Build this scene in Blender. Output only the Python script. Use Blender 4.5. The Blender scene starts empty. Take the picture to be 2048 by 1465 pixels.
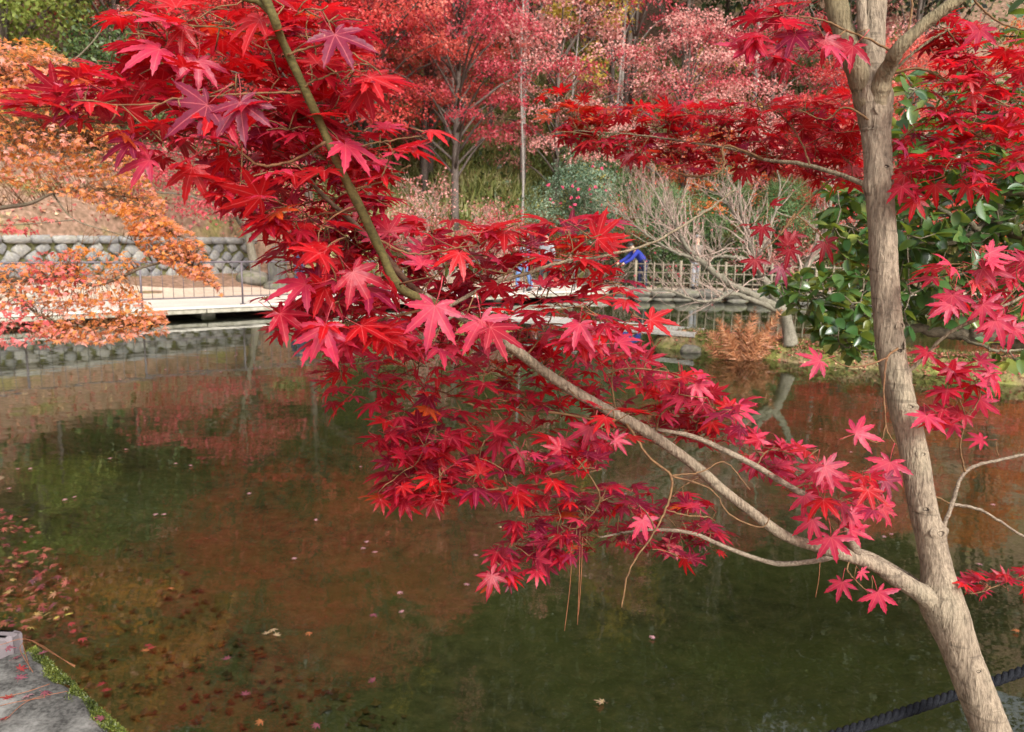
import bpy, math, random
import numpy as np
from mathutils import Matrix, Vector

# ------------------------------------------------------------------ camera, sky, sun, exposure
scn = bpy.context.scene
COL = scn.collection
F, CX, CY, EYE = 1500.0, 1024.0, 732.5, 1.8
TH, RO = math.atan(257.5 / F), math.radians(1.2)
_r = np.array([1.0, 0, 0]); FW = np.array([0, math.cos(TH), -math.sin(TH)])
_u = np.array([0, math.sin(TH), math.cos(TH)])
RT = _r * math.cos(RO) + _u * math.sin(RO); UP = _u * math.cos(RO) - _r * math.sin(RO)
CAM = np.array([0, 0, EYE])
cam = bpy.data.cameras.new('camera'); cam.sensor_width = 36; cam.lens = F / 2048 * 36
cam.clip_start = 0.05; cam.clip_end = 2000
cam.dof.use_dof = True; cam.dof.focus_distance = 1.35; cam.dof.aperture_fstop = 11
co = bpy.data.objects.new('camera', cam); COL.objects.link(co); scn.camera = co
co.matrix_world = Matrix(((RT[0], UP[0], -FW[0], 0), (RT[1], UP[1], -FW[1], 0), (RT[2], UP[2], -FW[2], EYE), (0, 0, 0, 1)))

SUN_EL, SUN_AZ = math.radians(40), math.radians(152)      # azimuth clockwise from +Y: behind and right of the camera
w = bpy.data.worlds.new('World'); scn.world = w; w.use_nodes = True
nt = w.node_tree; bg = nt.nodes['Background']
sky = nt.nodes.new('ShaderNodeTexSky'); sky.sky_type = 'NISHITA'; sky.sun_disc = False
sky.sun_elevation = SUN_EL; sky.sun_rotation = SUN_AZ; sky.dust_density = 4.0; sky.air_density = 1.0
hs = nt.nodes.new('ShaderNodeHueSaturation'); hs.inputs['Saturation'].default_value = 0.22   # thin overcast
nt.links.new(sky.outputs[0], hs.inputs['Color']); nt.links.new(hs.outputs[0], bg.inputs['Color'])
bg.inputs['Strength'].default_value = 0.15
sl = bpy.data.lights.new('sun', 'SUN'); sl.energy = 1.5; sl.angle = math.radians(14); sl.color = (1, 0.95, 0.87)
so = bpy.data.objects.new('sun', sl); COL.objects.link(so)
sd = Vector((math.sin(SUN_AZ) * math.cos(SUN_EL), math.cos(SUN_AZ) * math.cos(SUN_EL), math.sin(SUN_EL)))
so.rotation_euler = sd.to_track_quat('Z', 'Y').to_euler(); so.location = (8, -12, 20)
scn.view_settings.view_transform = 'Standard'; scn.view_settings.look = 'None'
scn.view_settings.exposure = 1.3; scn.view_settings.gamma = 1.0

scn.cycles.max_bounces = 6; scn.cycles.diffuse_bounces = 3; scn.cycles.glossy_bounces = 3; scn.cycles.transmission_bounces = 3; scn.cycles.transparent_max_bounces = 6

# ------------------------------------------------------------------ helpers
rng = np.random.default_rng(7); random.seed(7)
def ray(px, py):
    d = FW + RT * ((px - CX) / F) - UP * ((py - CY) / F)
    return d
def W(px, py, d):                       # point seen at a pixel at a distance along the view axis
    return CAM + ray(px, py) * d
def G(px, py, z=0.0):                   # where that pixel's ray meets the level z
    d = ray(px, py); return CAM + d * ((z - EYE) / d[2])
def nrm(v): return v / (np.linalg.norm(v, axis=-1, keepdims=True) + 1e-9)
def proj(p):
    q = np.asarray(p) - CAM; d = q @ FW
    return CX + F * (q @ RT) / d, CY - F * (q @ UP) / d, d

class MB:
    def __init__(s): s.v = []; s.f = []; s.n = 0; s.tint = []; s.vein = []
    def add(s, v, faces, mi=0, tint=None, vein=None):
        v = np.asarray(v, float).reshape(-1, 3)
        if isinstance(faces, np.ndarray): faces = [faces]
        for f in faces:
            f = np.asarray(f, int)
            if f.size: s.f.append((f + s.n, mi))
        s.v.append(v); s.n += len(v)
        s.tint.append(np.ones((len(v), 3)) if tint is None else np.broadcast_to(tint, (len(v), 3)))
        s.vein.append(np.zeros(len(v)) if vein is None else vein)
    def mesh(s, name, mats, off=None, smooth=True, attrs=False):
        me = bpy.data.meshes.new(name); v = np.concatenate(s.v)
        if off is not None: v = v - np.asarray(off)
        loops = np.concatenate([f.ravel() for f, _ in s.f])
        tot = np.concatenate([np.full(len(f), f.shape[1]) for f, _ in s.f])
        mi = np.concatenate([np.full(len(f), m) for f, m in s.f])
        me.vertices.add(len(v)); me.vertices.foreach_set('co', v.astype(np.float32).ravel())
        me.loops.add(len(loops)); me.loops.foreach_set('vertex_index', loops.astype(np.int32))
        me.polygons.add(len(tot))
        me.polygons.foreach_set('loop_start', (np.cumsum(tot) - tot).astype(np.int32))
        me.polygons.foreach_set('loop_total', tot.astype(np.int32))
        me.polygons.foreach_set('material_index', mi.astype(np.int32))
        me.polygons.foreach_set('use_smooth', np.full(len(tot), smooth))
        for m in (mats if isinstance(mats, (list, tuple)) else [mats]): me.materials.append(m)
        if attrs:
            a = me.attributes.new('tint', 'FLOAT_COLOR', 'POINT')
            t = np.concatenate(s.tint); a.data.foreach_set('color', np.c_[t, np.ones(len(t))].astype(np.float32).ravel())
            a = me.attributes.new('vein', 'FLOAT', 'POINT'); a.data.foreach_set('value', np.concatenate(s.vein).astype(np.float32))
        me.update(calc_edges=True); me.validate(); return me
    def build(s, name, mats, parent=None, smooth=True, attrs=False, kind=None):
        off = None if parent is None else absloc(parent)
        o = bpy.data.objects.new(name, s.mesh(name, mats, off, smooth, attrs)); COL.objects.link(o)
        if parent is not None: o.parent = parent
        if kind: o['kind'] = kind
        return o
def absloc(o):
    p = np.zeros(3)
    while o is not None: p += np.array(o.location); o = o.parent
    return p
def tag(o, label, cat, group=None):
    o['label'] = label; o['category'] = cat
    if group: o['group'] = group
    return o
def thing(name, label, cat, loc, group=None):
    o = bpy.data.objects.new(name, None); COL.objects.link(o); o.location = tuple(loc); o.empty_display_size = 0.1
    return tag(o, label, cat, group)
def inst(name, me, parent, M, color=None):       # a piece that shares mesh data
    o = bpy.data.objects.new(name, me); COL.objects.link(o)
    if parent is not None:
        o.parent = parent; M = Matrix.Translation(-Vector(absloc(parent))) @ M
    o.matrix_basis = M
    if color is not None: o.color = (*color, 1)
    return o
def mat4(pos, X, Y, Z, sx=1, sy=None, sz=None):
    sy = sx if sy is None else sy; sz = sx if sz is None else sz
    return Matrix(((X[0]*sx, Y[0]*sy, Z[0]*sz, pos[0]), (X[1]*sx, Y[1]*sy, Z[1]*sz, pos[1]), (X[2]*sx, Y[2]*sy, Z[2]*sz, pos[2]), (0, 0, 0, 1)))

def smoothpath(pts, n):
    """Catmull-Rom through rows of any width"""
    P = np.asarray(pts, float); m = len(P)
    if m < 3:
        t = np.linspace(0, m - 1, n)[:, None]; return P[0] + (P[-1] - P[0]) * t / max(m - 1, 1)
    Q = np.vstack([2 * P[0] - P[1], P, 2 * P[-1] - P[-2]])
    out = []
    for t in np.linspace(0, m - 1 - 1e-6, n):
        i = int(t); u = t - i; a, b, c, d = Q[i:i + 4]
        out.append(0.5 * (2 * b + (c - a) * u + (2 * a - 5 * b + 4 * c - d) * u * u + (3 * b - a - 3 * c + d) * u ** 3))
    return np.array(out)
def tube(mb, pts, rad, sides=6, mi=0, tint=None, disp=None, cap=True):
    P = np.asarray(pts, float); n = len(P); R = np.broadcast_to(np.asarray(rad, float), (n,))
    T = np.gradient(P, axis=0); T = nrm(T)
    a = np.array([0, 0, 1.0]) if abs(T[0][2]) < 0.9 else np.array([1.0, 0, 0])
    N = np.zeros((n, 3)); N[0] = nrm(np.cross(T[0], a))
    for i in range(1, n):
        q = N[i - 1] - T[i] * (N[i - 1] @ T[i]); N[i] = q / (np.linalg.norm(q) + 1e-9)
    B = np.cross(T, N); ang = np.linspace(0, 2 * math.pi, sides, endpoint=False)
    rr = R[:, None] * np.ones(sides)[None]
    if disp is not None: rr = rr * disp(P, ang)
    V = P[:, None] + rr[..., None] * (np.cos(ang)[None, :, None] * N[:, None] + np.sin(ang)[None, :, None] * B[:, None])
    i = np.arange(n - 1)[:, None] * sides; j = np.arange(sides)[None]; k = (j + 1) % sides
    f = np.stack([i + j, i + k, i + sides + k, i + sides + j], -1).reshape(-1, 4)
    fs = [f]
    if cap and sides > 2:
        fs.append(np.array([list(range(sides))[::-1]])); fs.append(np.array([list(range((n - 1) * sides, n * sides))]))
    mb.add(V.reshape(-1, 3), fs, mi, tint)
def box(mb, c, s, X=(1, 0, 0), Y=(0, 1, 0), Z=(0, 0, 1), bev=0.0, mi=0):
    X, Y, Z = [np.asarray(a, float) for a in (X, Y, Z)]; h = np.asarray(s, float) / 2; c = np.asarray(c, float)
    if bev <= 0:
        V = [c + sx*h[0]*X + sy*h[1]*Y + sz*h[2]*Z for sx in (-1, 1) for sy in (-1, 1) for sz in (-1, 1)]
        mb.add(V, np.array([[0,1,3,2],[4,6,7,5],[0,4,5,1],[2,3,7,6],[0,2,6,4],[1,5,7,3]]), mi); return
    b = min(bev, *(h * 0.9)); L = []
    for z, e in ((-h[2], b), (-h[2] + b, 0), (h[2] - b, 0), (h[2], b)):
        for x, y in ((-1,-1),(1,-1),(1,1),(-1,1)):
            for q in (0, 1):
                bx = e + (b if (q == 0) == (x*y > 0) else 0); by = e + (b if (q == 1) == (x*y > 0) else 0)
                L.append(c + X*x*(h[0]-bx) + Y*y*(h[1]-by) + Z*z)
    f = []
    for r in range(3):
        for j in range(8): f.append([r*8+j, r*8+(j+1)%8, r*8+8+(j+1)%8, r*8+8+j])
    mb.add(L, [np.array(f), np.array([[7,6,5,4,3,2,1,0]]), np.array([list(range(24, 32))])], mi)
def bake(mb, tv, tf, pos, Y, Zn, size, tint=None, vein=None, mi=0):
    """many copies of a small template joined in one mesh"""
    Y = nrm(Y); Z = nrm(Zn - Y * np.sum(Zn * Y, -1, keepdims=True)); X = np.cross(Y, Z); n = len(pos)
    s = np.broadcast_to(np.asarray(size, float).reshape(-1, 1, 1) if np.ndim(size) else size, (n, 1, 1))
    V = pos[:, None] + s * (tv[None, :, 0:1] * X[:, None] + tv[None, :, 1:2] * Y[:, None] + tv[None, :, 2:3] * Z[:, None])
    m = len(tv); fs = [(np.arange(n)[:, None, None] * m + f[None]).reshape(-1, f.shape[1]) for f in tf]
    mb.add(V.reshape(-1, 3), fs, mi, None if tint is None else np.repeat(tint, m, 0), None if vein is None else np.tile(vein, n))
def rvec(n): return nrm(rng.normal(size=(n, 3)))
def inpoly(P, x, y):
    P = np.asarray(P, float); c = np.zeros(np.shape(x), bool); j = len(P) - 1
    for i in range(len(P)):
        a, b = P[i], P[j]
        c ^= ((a[1] > y) != (b[1] > y)) & (x < (b[0]-a[0]) * (y-a[1]) / (b[1]-a[1] + 1e-12) + a[0]); j = i
    return c
def polydist(P, x, y, closed=True):
    P = np.asarray(P, float); d = np.full(np.shape(x), 1e9); n = len(P)
    for i in range(n if closed else n - 1):
        a, b = P[i], P[(i + 1) % n]; ab = b - a
        t = np.clip(((x-a[0])*ab[0] + (y-a[1])*ab[1]) / (ab @ ab), 0, 1)
        d = np.minimum(d, np.hypot(x - a[0] - t*ab[0], y - a[1] - t*ab[1]))
    return d
def samplepoly(P, n):
    P = np.asarray(P, float); lo, hi = P.min(0), P.max(0); out = np.zeros((0, 2))
    while len(out) < n:
        q = lo + rng.random((n * 3, 2)) * (hi - lo); out = np.vstack([out, q[inpoly(P, q[:, 0], q[:, 1])]])
    return out[:n]
def sst(a, b, x): t = np.clip((x - a) / (b - a), 0, 1); return t * t * (3 - 2 * t)

# ------------------------------------------------------------------ materials
def newmat(name):
    m = bpy.data.materials.new(name); m.use_nodes = True; t = m.node_tree
    for n in list(t.nodes): t.nodes.remove(n)
    out = t.nodes.new('ShaderNodeOutputMaterial'); return m, t, out
def N(t, typ, **kw):
    n = t.nodes.new('ShaderNode' + typ)
    for k, v in kw.items():
        if k in n.inputs: n.inputs[k].default_value = v
        else: setattr(n, k, v)
    return n
def ramp(t, fac, stops):
    r = t.nodes.new('ShaderNodeValToRGB'); e = r.color_ramp.elements
    while len(e) < len(stops): e.new(0.5)
    for i, (p, c) in enumerate(stops): e[i].position = p; e[i].color = (*c, 1)
    t.links.new(fac, r.inputs[0]); return r.outputs[0]
def mixc(t, fac, a, b, mode='MIX'):
    n = t.nodes.new('ShaderNodeMix'); n.data_type = 'RGBA'; n.blend_type = mode
    for s, v in ((0, fac), (6, a), (7, b)):
        if hasattr(v, 'links') or hasattr(v, 'is_linked'): t.links.new(v, n.inputs[s])
        else: n.inputs[s].default_value = v if s == 0 else (*v, 1)
    return n.outputs[2]
def coords(t, scale=(1, 1, 1), kind='Object'):
    c = t.nodes.new('ShaderNodeTexCoord'); m = t.nodes.new('ShaderNodeMapping'); m.inputs['Scale'].default_value = scale
    t.links.new(c.outputs[kind], m.inputs[0]); return m.outputs[0]
def noise(t, co, scale, detail=4, rough=0.55):
    n = N(t, 'TexNoise', Scale=scale, Detail=detail, Roughness=rough); t.links.new(co, n.inputs['Vector']); return n.outputs[0]
def bump(t, h, strength, dist=0.01):
    b = N(t, 'Bump', Strength=strength, Distance=dist); t.links.new(h, b.inputs['Height']); return b.outputs[0]
def surf(name, stops, scale=4, rough=0.8, bstr=0.4, bdist=0.01, co_scale=(1, 1, 1), stops2=None, scale2=40, mix2=0.5, spec=0.3, detail=6):
    m, t, out = newmat(name); c = coords(t, co_scale)
    col = ramp(t, noise(t, c, scale, detail), stops)
    n2 = noise(t, c, scale2, 4)
    if stops2: col = mixc(t, mix2, col, ramp(t, n2, stops2))
    p = N(t, 'BsdfPrincipled', Roughness=rough); p.inputs['Specular IOR Level'].default_value = spec
    t.links.new(col, p.inputs['Base Color']); t.links.new(bump(t, n2, bstr, bdist), p.inputs['Normal'])
    t.links.new(p.outputs[0], out.inputs[0]); return m
def leafmat(name, stops, trans=0.4, tcol=None, rough=0.45, spec=0.4, nscale=0.7, source='island'):
    """leaf with a see-through glow; colour differs leaf by leaf and clump by clump"""
    m, t, out = newmat(name)
    if source == 'island': r = t.nodes.new('ShaderNodeNewGeometry').outputs['Random Per Island']
    else: r = t.nodes.new('ShaderNodeObjectInfo').outputs['Random']
    n = noise(t, coords(t), nscale, 3)
    a = N(t, 'Math', operation='MULTIPLY_ADD'); t.links.new(r, a.inputs[0]); a.inputs[1].default_value = 0.55
    b = N(t, 'Math', operation='MULTIPLY_ADD'); t.links.new(n, b.inputs[0]); b.inputs[1].default_value = 1.3; b.inputs[2].default_value = -0.42
    t.links.new(b.outputs[0], a.inputs[2])
    col = ramp(t, a.outputs[0], stops)
    p = N(t, 'BsdfPrincipled', Roughness=rough); p.inputs['Specular IOR Level'].default_value = spec
    t.links.new(col, p.inputs['Base Color'])
    tr = t.nodes.new('ShaderNodeBsdfTranslucent')
    if tcol: t.links.new(mixc(t, 0.6, col, tcol), tr.inputs[0])
    else: t.links.new(col, tr.inputs[0])
    mx = N(t, 'MixShader'); mx.inputs[0].default_value = trans
    t.links.new(p.outputs[0], mx.inputs[1]); t.links.new(tr.outputs[0], mx.inputs[2]); t.links.new(mx.outputs[0], out.inputs[0]); return m
def maplemat(name, attr):
    """near maple leaves: own colour per leaf, paler veins, blotches; thin and translucent"""
    m, t, out = newmat(name)
    if attr:
        a = N(t, 'Attribute', attribute_name='tint'); base = a.outputs['Color']
    else: base = t.nodes.new('ShaderNodeObjectInfo').outputs['Color']
    v = N(t, 'Attribute', attribute_name='vein').outputs['Fac']
    c = coords(t); n = noise(t, c, 24 if attr else 1.9, 4)
    col = mixc(t, ramp(t, n, [(0.35, (0, 0, 0)), (0.68, (1, 1, 1))]), base, mixc(t, 1.0, base, (0.45, 0.4, 0.8), 'MULTIPLY'))
    n3 = noise(t, c, 90 if attr else 7, 2)
    col = mixc(t, ramp(t, n3, [(0.70, (0, 0, 0)), (0.76, (0.7, 0.7, 0.7))]), col, (0.5, 0.2, 0.14))
    vf = ramp(t, v, [(0.86, (0, 0, 0)), (0.97, (0.45, 0.45, 0.45))])
    col = mixc(t, vf, col, (0.75, 0.16, 0.16))
    p = N(t, 'BsdfPrincipled', Roughness=0.45); p.inputs['Specular IOR Level'].default_value = 0.42
    t.links.new(col, p.inputs['Base Color']); t.links.new(bump(t, n3, 0.3, 0.003), p.inputs['Normal'])
    tr = t.nodes.new('ShaderNodeBsdfTranslucent')
    t.links.new(mixc(t, 0.5, col, (0.85, 0.010, 0.012)), tr.inputs[0])
    mx = N(t, 'MixShader'); mx.inputs[0].default_value = 0.48
    t.links.new(p.outputs[0], mx.inputs[1]); t.links.new(tr.outputs[0], mx.inputs[2]); t.links.new(mx.outputs[0], out.inputs[0]); return m
M = {}
M['maple_obj'] = maplemat('maple_leaf', False); M['maple_attr'] = maplemat('maple_leaf_mass', True)
def barkmat(name, dark, light, lichen, cs=(1, 1, 0.16), sc=38, bs=0.55, bd=0.006, lich=0.35, below=None):
    m, t, out = newmat(name); c = coords(t, cs)
    fine = noise(t, c, sc, 6, 0.65); col = ramp(t, fine, [(0.3, dark), (0.62, light)])
    if below:                            # older bark colours lower on the stem
        sp = t.nodes.new('ShaderNodeSeparateXYZ'); t.links.new(coords(t), sp.inputs[0]); mr = N(t, 'MapRange'); mr.inputs[1].default_value = below[0]; mr.inputs[2].default_value = below[1]
        t.links.new(sp.outputs[2], mr.inputs[0]); col = mixc(t, mr.outputs[0], ramp(t, fine, [(0.3, below[2]), (0.62, below[3])]), col)
    c2 = coords(t); big = noise(t, c2, 5, 5)
    col = mixc(t, ramp(t, big, [(0.5, (0, 0, 0)), (0.7, (lich,) * 3)]), col, lichen)
    cf = coords(t, (cs[0], cs[1], cs[2] * 2)); fine2 = noise(t, cf, sc * 3.2, 3)
    col = mixc(t, 0.45, col, ramp(t, fine2, [(0.35, tuple(0.6 * k for k in dark)), (0.6, light)]))
    spots = noise(t, c2, 70, 3)
    col = mixc(t, ramp(t, spots, [(0.62, (0, 0, 0)), (0.72, (0.55,) * 3)]), col, tuple(0.5 * k for k in dark))
    lent = noise(t, coords(t, (0.3, 0.3, 2.2)), 38, 2)
    col = mixc(t, ramp(t, lent, [(0.62, (0, 0, 0)), (0.70, (0.5,) * 3)]), col, tuple(0.6 * k for k in dark))
    p = N(t, 'BsdfPrincipled', Roughness=0.85); p.inputs['Specular IOR Level'].default_value = 0.25
    t.links.new(col, p.inputs['Base Color']); hh = N(t, 'Math', operation='MULTIPLY_ADD'); t.links.new(fine2, hh.inputs[0]); hh.inputs[1].default_value = 0.5; t.links.new(fine, hh.inputs[2])
    t.links.new(bump(t, hh.outputs[0], bs, bd), p.inputs['Normal'])
    t.links.new(p.outputs[0], out.inputs[0]); return m
M['bark'] = barkmat('maple_bark', (0.10, 0.072, 0.05), (0.30, 0.235, 0.165), (0.31, 0.29, 0.19), (1, 1, 0.13), 60, 0.9, 0.012, 0.5)
M['bark_stem'] = barkmat('maple_stem_bark', (0.09, 0.07, 0.035), (0.21, 0.165, 0.09), (0.24, 0.21, 0.13), (1, 1, 0.13), 60, 0.9, 0.012, 0.5, (1.85, 2.12, (0.10, 0.072, 0.05), (0.30, 0.235, 0.165)))
M['bark_limb'] = barkmat('maple_limb_bark', (0.09, 0.06, 0.042), (0.27, 0.21, 0.15), (0.30, 0.28, 0.2), (1, 1, 1), 60, 0.8, 0.008, 0.5)
M['bark_olive'] = barkmat('maple_young_bark', (0.05, 0.042, 0.012), (0.115, 0.093, 0.03), (0.15, 0.125, 0.06), (1, 1, 1), 60, 0.3, 0.003)
M['twig'] = barkmat('maple_twig', (0.08, 0.04, 0.02), (0.19, 0.105, 0.045), (0.2, 0.05, 0.035), (1, 1, 1), 30, 0.2, 0.002)
M['twig_dark'] = barkmat('dark_twig', (0.05, 0.03, 0.02), (0.16, 0.10, 0.06), (0.2, 0.17, 0.1), (1, 1, 1), 30, 0.3, 0.003)
M['bark_far'] = barkmat('far_bark', (0.045, 0.034, 0.028), (0.14, 0.11, 0.09), (0.25, 0.25, 0.2), (1, 1, 0.2), 14, 0.5, 0.02)
M['bark_pale'] = barkmat('pale_bark', (0.17, 0.15, 0.13), (0.38, 0.35, 0.31), (0.3, 0.31, 0.26), (1, 1, 0.2), 14, 0.4, 0.02)
M['bark_bare'] = barkmat('bare_maple_bark', (0.075, 0.065, 0.045), (0.2, 0.175, 0.13), (0.12, 0.13, 0.07), (1, 1, 0.3), 20, 0.4, 0.01)
M['bark_brown'] = barkmat('camellia_bark', (0.06, 0.045, 0.03), (0.2, 0.16, 0.11), (0.17, 0.19, 0.09), (1, 1, 1), 25, 0.5, 0.008, 0.6)
M['twig_pink'] = barkmat('bare_twig', (0.22, 0.15, 0.12), (0.4, 0.3, 0.24), (0.36, 0.17, 0.15), (1, 1, 1), 12, 0.1, 0.002)
RED = [(0.15, (0.38, 0.02, 0.025)), (0.45, (0.60, 0.05, 0.05)), (0.8, (0.74, 0.14, 0.11))]
M['red'] = leafmat('red_foliage', RED, 0.55)
M['crimson'] = leafmat('crimson_foliage', [(0.15, (0.30, 0.02, 0.04)), (0.5, (0.55, 0.06, 0.085)), (0.85, (0.68, 0.17, 0.18))], 0.52)
M['coral'] = leafmat('coral_foliage', [(0.15, (0.48, 0.05, 0.04)), (0.5, (0.70, 0.13, 0.10)), (0.85, (0.78, 0.28, 0.21))], 0.58)
M['pink'] = leafmat('faded_pink_foliage', [(0.15, (0.44, 0.12, 0.11)), (0.5, (0.64, 0.27, 0.24)), (0.85, (0.74, 0.42, 0.36))], 0.42)
M['orange_red'] = leafmat('orange_red_foliage', [(0.15, (0.42, 0.04, 0.015)), (0.5, (0.62, 0.12, 0.03)), (0.85, (0.7, 0.24, 0.06))], 0.45)
M['yellow'] = leafmat('yellow_foliage', [(0.15, (0.28, 0.2, 0.02)), (0.5, (0.5, 0.36, 0.04)), (0.85, (0.6, 0.5, 0.12))], 0.45)
M['orange_obj'] = leafmat('orange_leaf', [(0.1, (0.62, 0.24, 0.03)), (0.35, (0.66, 0.28, 0.09)), (0.58, (0.68, 0.26, 0.18)), (0.8, (0.72, 0.4, 0.34))], 0.55, (0.88, 0.34, 0.03), source='object', nscale=0.4)  # pale pink stops put the light caught by leaf tops into the colour
M['orange'] = leafmat('orange_leaf_mass', [(0.1, (0.62, 0.24, 0.03)), (0.35, (0.66, 0.28, 0.09)), (0.58, (0.68, 0.26, 0.18)), (0.8, (0.72, 0.4, 0.34))], 0.55, (0.88, 0.34, 0.03), nscale=0.9)  # same pinks: lit leaf tops painted into the joined leaves
M['pinkleaf'] = leafmat('pink_leaf_mass', [(0.1, (0.55, 0.08, 0.1)), (0.5, (0.68, 0.14, 0.14)), (0.85, (0.68, 0.24, 0.2))], 0.45, (0.75, 0.12, 0.08))
M['green'] = leafmat('green_foliage', [(0.15, (0.02, 0.04, 0.012)), (0.5, (0.05, 0.09, 0.025)), (0.85, (0.12, 0.16, 0.05))], 0.3)
M['dark_green'] = leafmat('dark_evergreen_foliage', [(0.15, (0.012, 0.022, 0.01)), (0.5, (0.035, 0.055, 0.02)), (0.85, (0.085, 0.10, 0.04))], 0.25)
M['lime'] = leafmat('yellow_green_foliage', [(0.15, (0.11, 0.15, 0.02)), (0.5, (0.27, 0.34, 0.07)), (0.85, (0.45, 0.5, 0.16))], 0.5)
M['pine'] = leafmat('pine_needles', [(0.15, (0.03, 0.07, 0.02)), (0.5, (0.08, 0.16, 0.05)), (0.85, (0.2, 0.27, 0.1))], 0.25)
M['sage'] = leafmat('grey_green_foliage', [(0.15, (0.03, 0.06, 0.03)), (0.5, (0.09, 0.15, 0.08)), (0.85, (0.26, 0.33, 0.22))], 0.25, rough=0.35)
CAMS = [(0.1, (0.012, 0.042, 0.012)), (0.4, (0.034, 0.085, 0.022)), (0.68, (0.075, 0.125, 0.032)), (0.88, (0.3, 0.3, 0.06))]
M['camellia_obj'] = leafmat('camellia_leaf', CAMS, 0.25, (0.35, 0.4, 0.03), rough=0.28, spec=0.5, source='object')
M['camellia'] = leafmat('camellia_leaf_mass', CAMS, 0.25, (0.35, 0.4, 0.03), rough=0.28, spec=0.5, nscale=2.0)
M['grass'] = leafmat('undergrowth', [(0.1, (0.08, 0.11, 0.03)), (0.4, (0.2, 0.23, 0.06)), (0.65, (0.38, 0.36, 0.14)), (0.9, (0.5, 0.42, 0.25))], 0.4, nscale=0.5)
M['iris'] = leafmat('strap_leaf', [(0.2, (0.06, 0.11, 0.03)), (0.6, (0.16, 0.24, 0.09)), (0.9, (0.4, 0.42, 0.24))], 0.25)
M['rust'] = leafmat('dried_fern', [(0.2, (0.22, 0.08, 0.035)), (0.5, (0.42, 0.17, 0.075)), (0.9, (0.5, 0.27, 0.13))], 0.3)
M['litter'] = leafmat('fallen_leaves', [(0.1, (0.16, 0.05, 0.04)), (0.35, (0.36, 0.07, 0.07)), (0.6, (0.42, 0.16, 0.1)), (0.8, (0.5, 0.34, 0.18)), (0.95, (0.55, 0.45, 0.12))], 0.15, nscale=2.0)
M['shore'] = leafmat('drifted_leaves', [(0.1, (0.06, 0.02, 0.025)), (0.35, (0.15, 0.022, 0.022)), (0.55, (0.2, 0.05, 0.03)), (0.72, (0.2, 0.1, 0.05)), (0.85, (0.36, 0.28, 0.06))], 0.15, nscale=3.0)
M['sunken'] = leafmat('sunken_leaves', [(0.1, (0.08, 0.05, 0.022)), (0.5, (0.17, 0.085, 0.03)), (0.9, (0.24, 0.15, 0.05))], 0.1, nscale=2.0)
M['needle'] = surf('dry_needle', [(0.3, (0.16, 0.05, 0.022)), (0.7, (0.26, 0.1, 0.045))], 8, 0.7)
def flat(name, col, rough=0.7, var=0.25, sc=20, bs=0.1, spec=0.3):
    return surf(name, [(0.3, tuple(c * (1 - var) for c in col)), (0.7, tuple(min(1, c * (1 + var)) for c in col))], sc, rough, bs, 0.003, spec=spec)
# ------------------------------------------------------------------ terrain, water
BD = np.array([0.761, 0.649]); BN = np.array([-0.649, 0.761]); BA = np.array([-8.85, 13.5])     # bridge edge line
def bl(s, back=0.0): return BA + BD * s + BN * back
SE = 15.6
ctop = 0.22
A0, A1 = G(62, 1292, ctop)[:2], G(262, 1480, ctop)[:2]
cd = nrm(A1 - A0); cn = np.array([-cd[1], cd[0]])
if cn @ np.array([-1, -1]) < 0: cn = -cn
POND = np.array([tuple(A0 + cn * 0.28 - cd * 0.05), tuple(A0 + cn * 0.28 + cd * 1.2), tuple(A0 + cn * 0.2 + cd * 1.9), (0.1, 1.35), (0.6, 1.55), (1.2, 1.72), (1.9, 2.0), (2.45, 2.6), (3.2, 3.7), (4.8, 5.4), (7.2, 7.0),
    (11, 8.3), (18, 9), (24, 14), (24, 23.35), tuple(bl(SE)), tuple(bl(SE, 1.4)), tuple(bl(-5, 1.4)), (-17, 8.5), (-13, 7.4), (-8.5, 7.6), (-6.2, 7.3),
    (-4.7, 6.3), (-3.75, 5.25), (-3.2, 4.4), (-2.62, 3.55), (-2.3, 3.05)])
HILL = np.array([(-70, -5), (-30, 8), (-11.5, 17.6), (-8.4, 22.6), (-4, 25.4), (2, 27), (12, 27.6), (30, 24), (70, 5)])
SPIT = np.array([(3.0, 13.0), (4.3, 12.0), (5.2, 11.35), (6.3, 10.7), (7.6, 10.0), (9.5, 9.2), (12, 8.3)])
def hillh(x, y):
    d = polydist(HILL, x, y, False)
    yl = np.interp(x, HILL[:, 0], HILL[:, 1]); s = np.where(y > yl, d, 0)
    h = 0.66 * np.minimum(s, 62) + 0.3 * np.clip(s - 10, 0, 30) + 0.5 * np.sin(x * 0.31 + 1) * sst(1, 8, s) + 0.35 * np.sin(x * 0.9 + y * 0.5) * sst(1, 6, s)
    return h + 1.25 * sst(0, 0.35, s) * sst(-5.5, -8.2, x)
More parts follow.
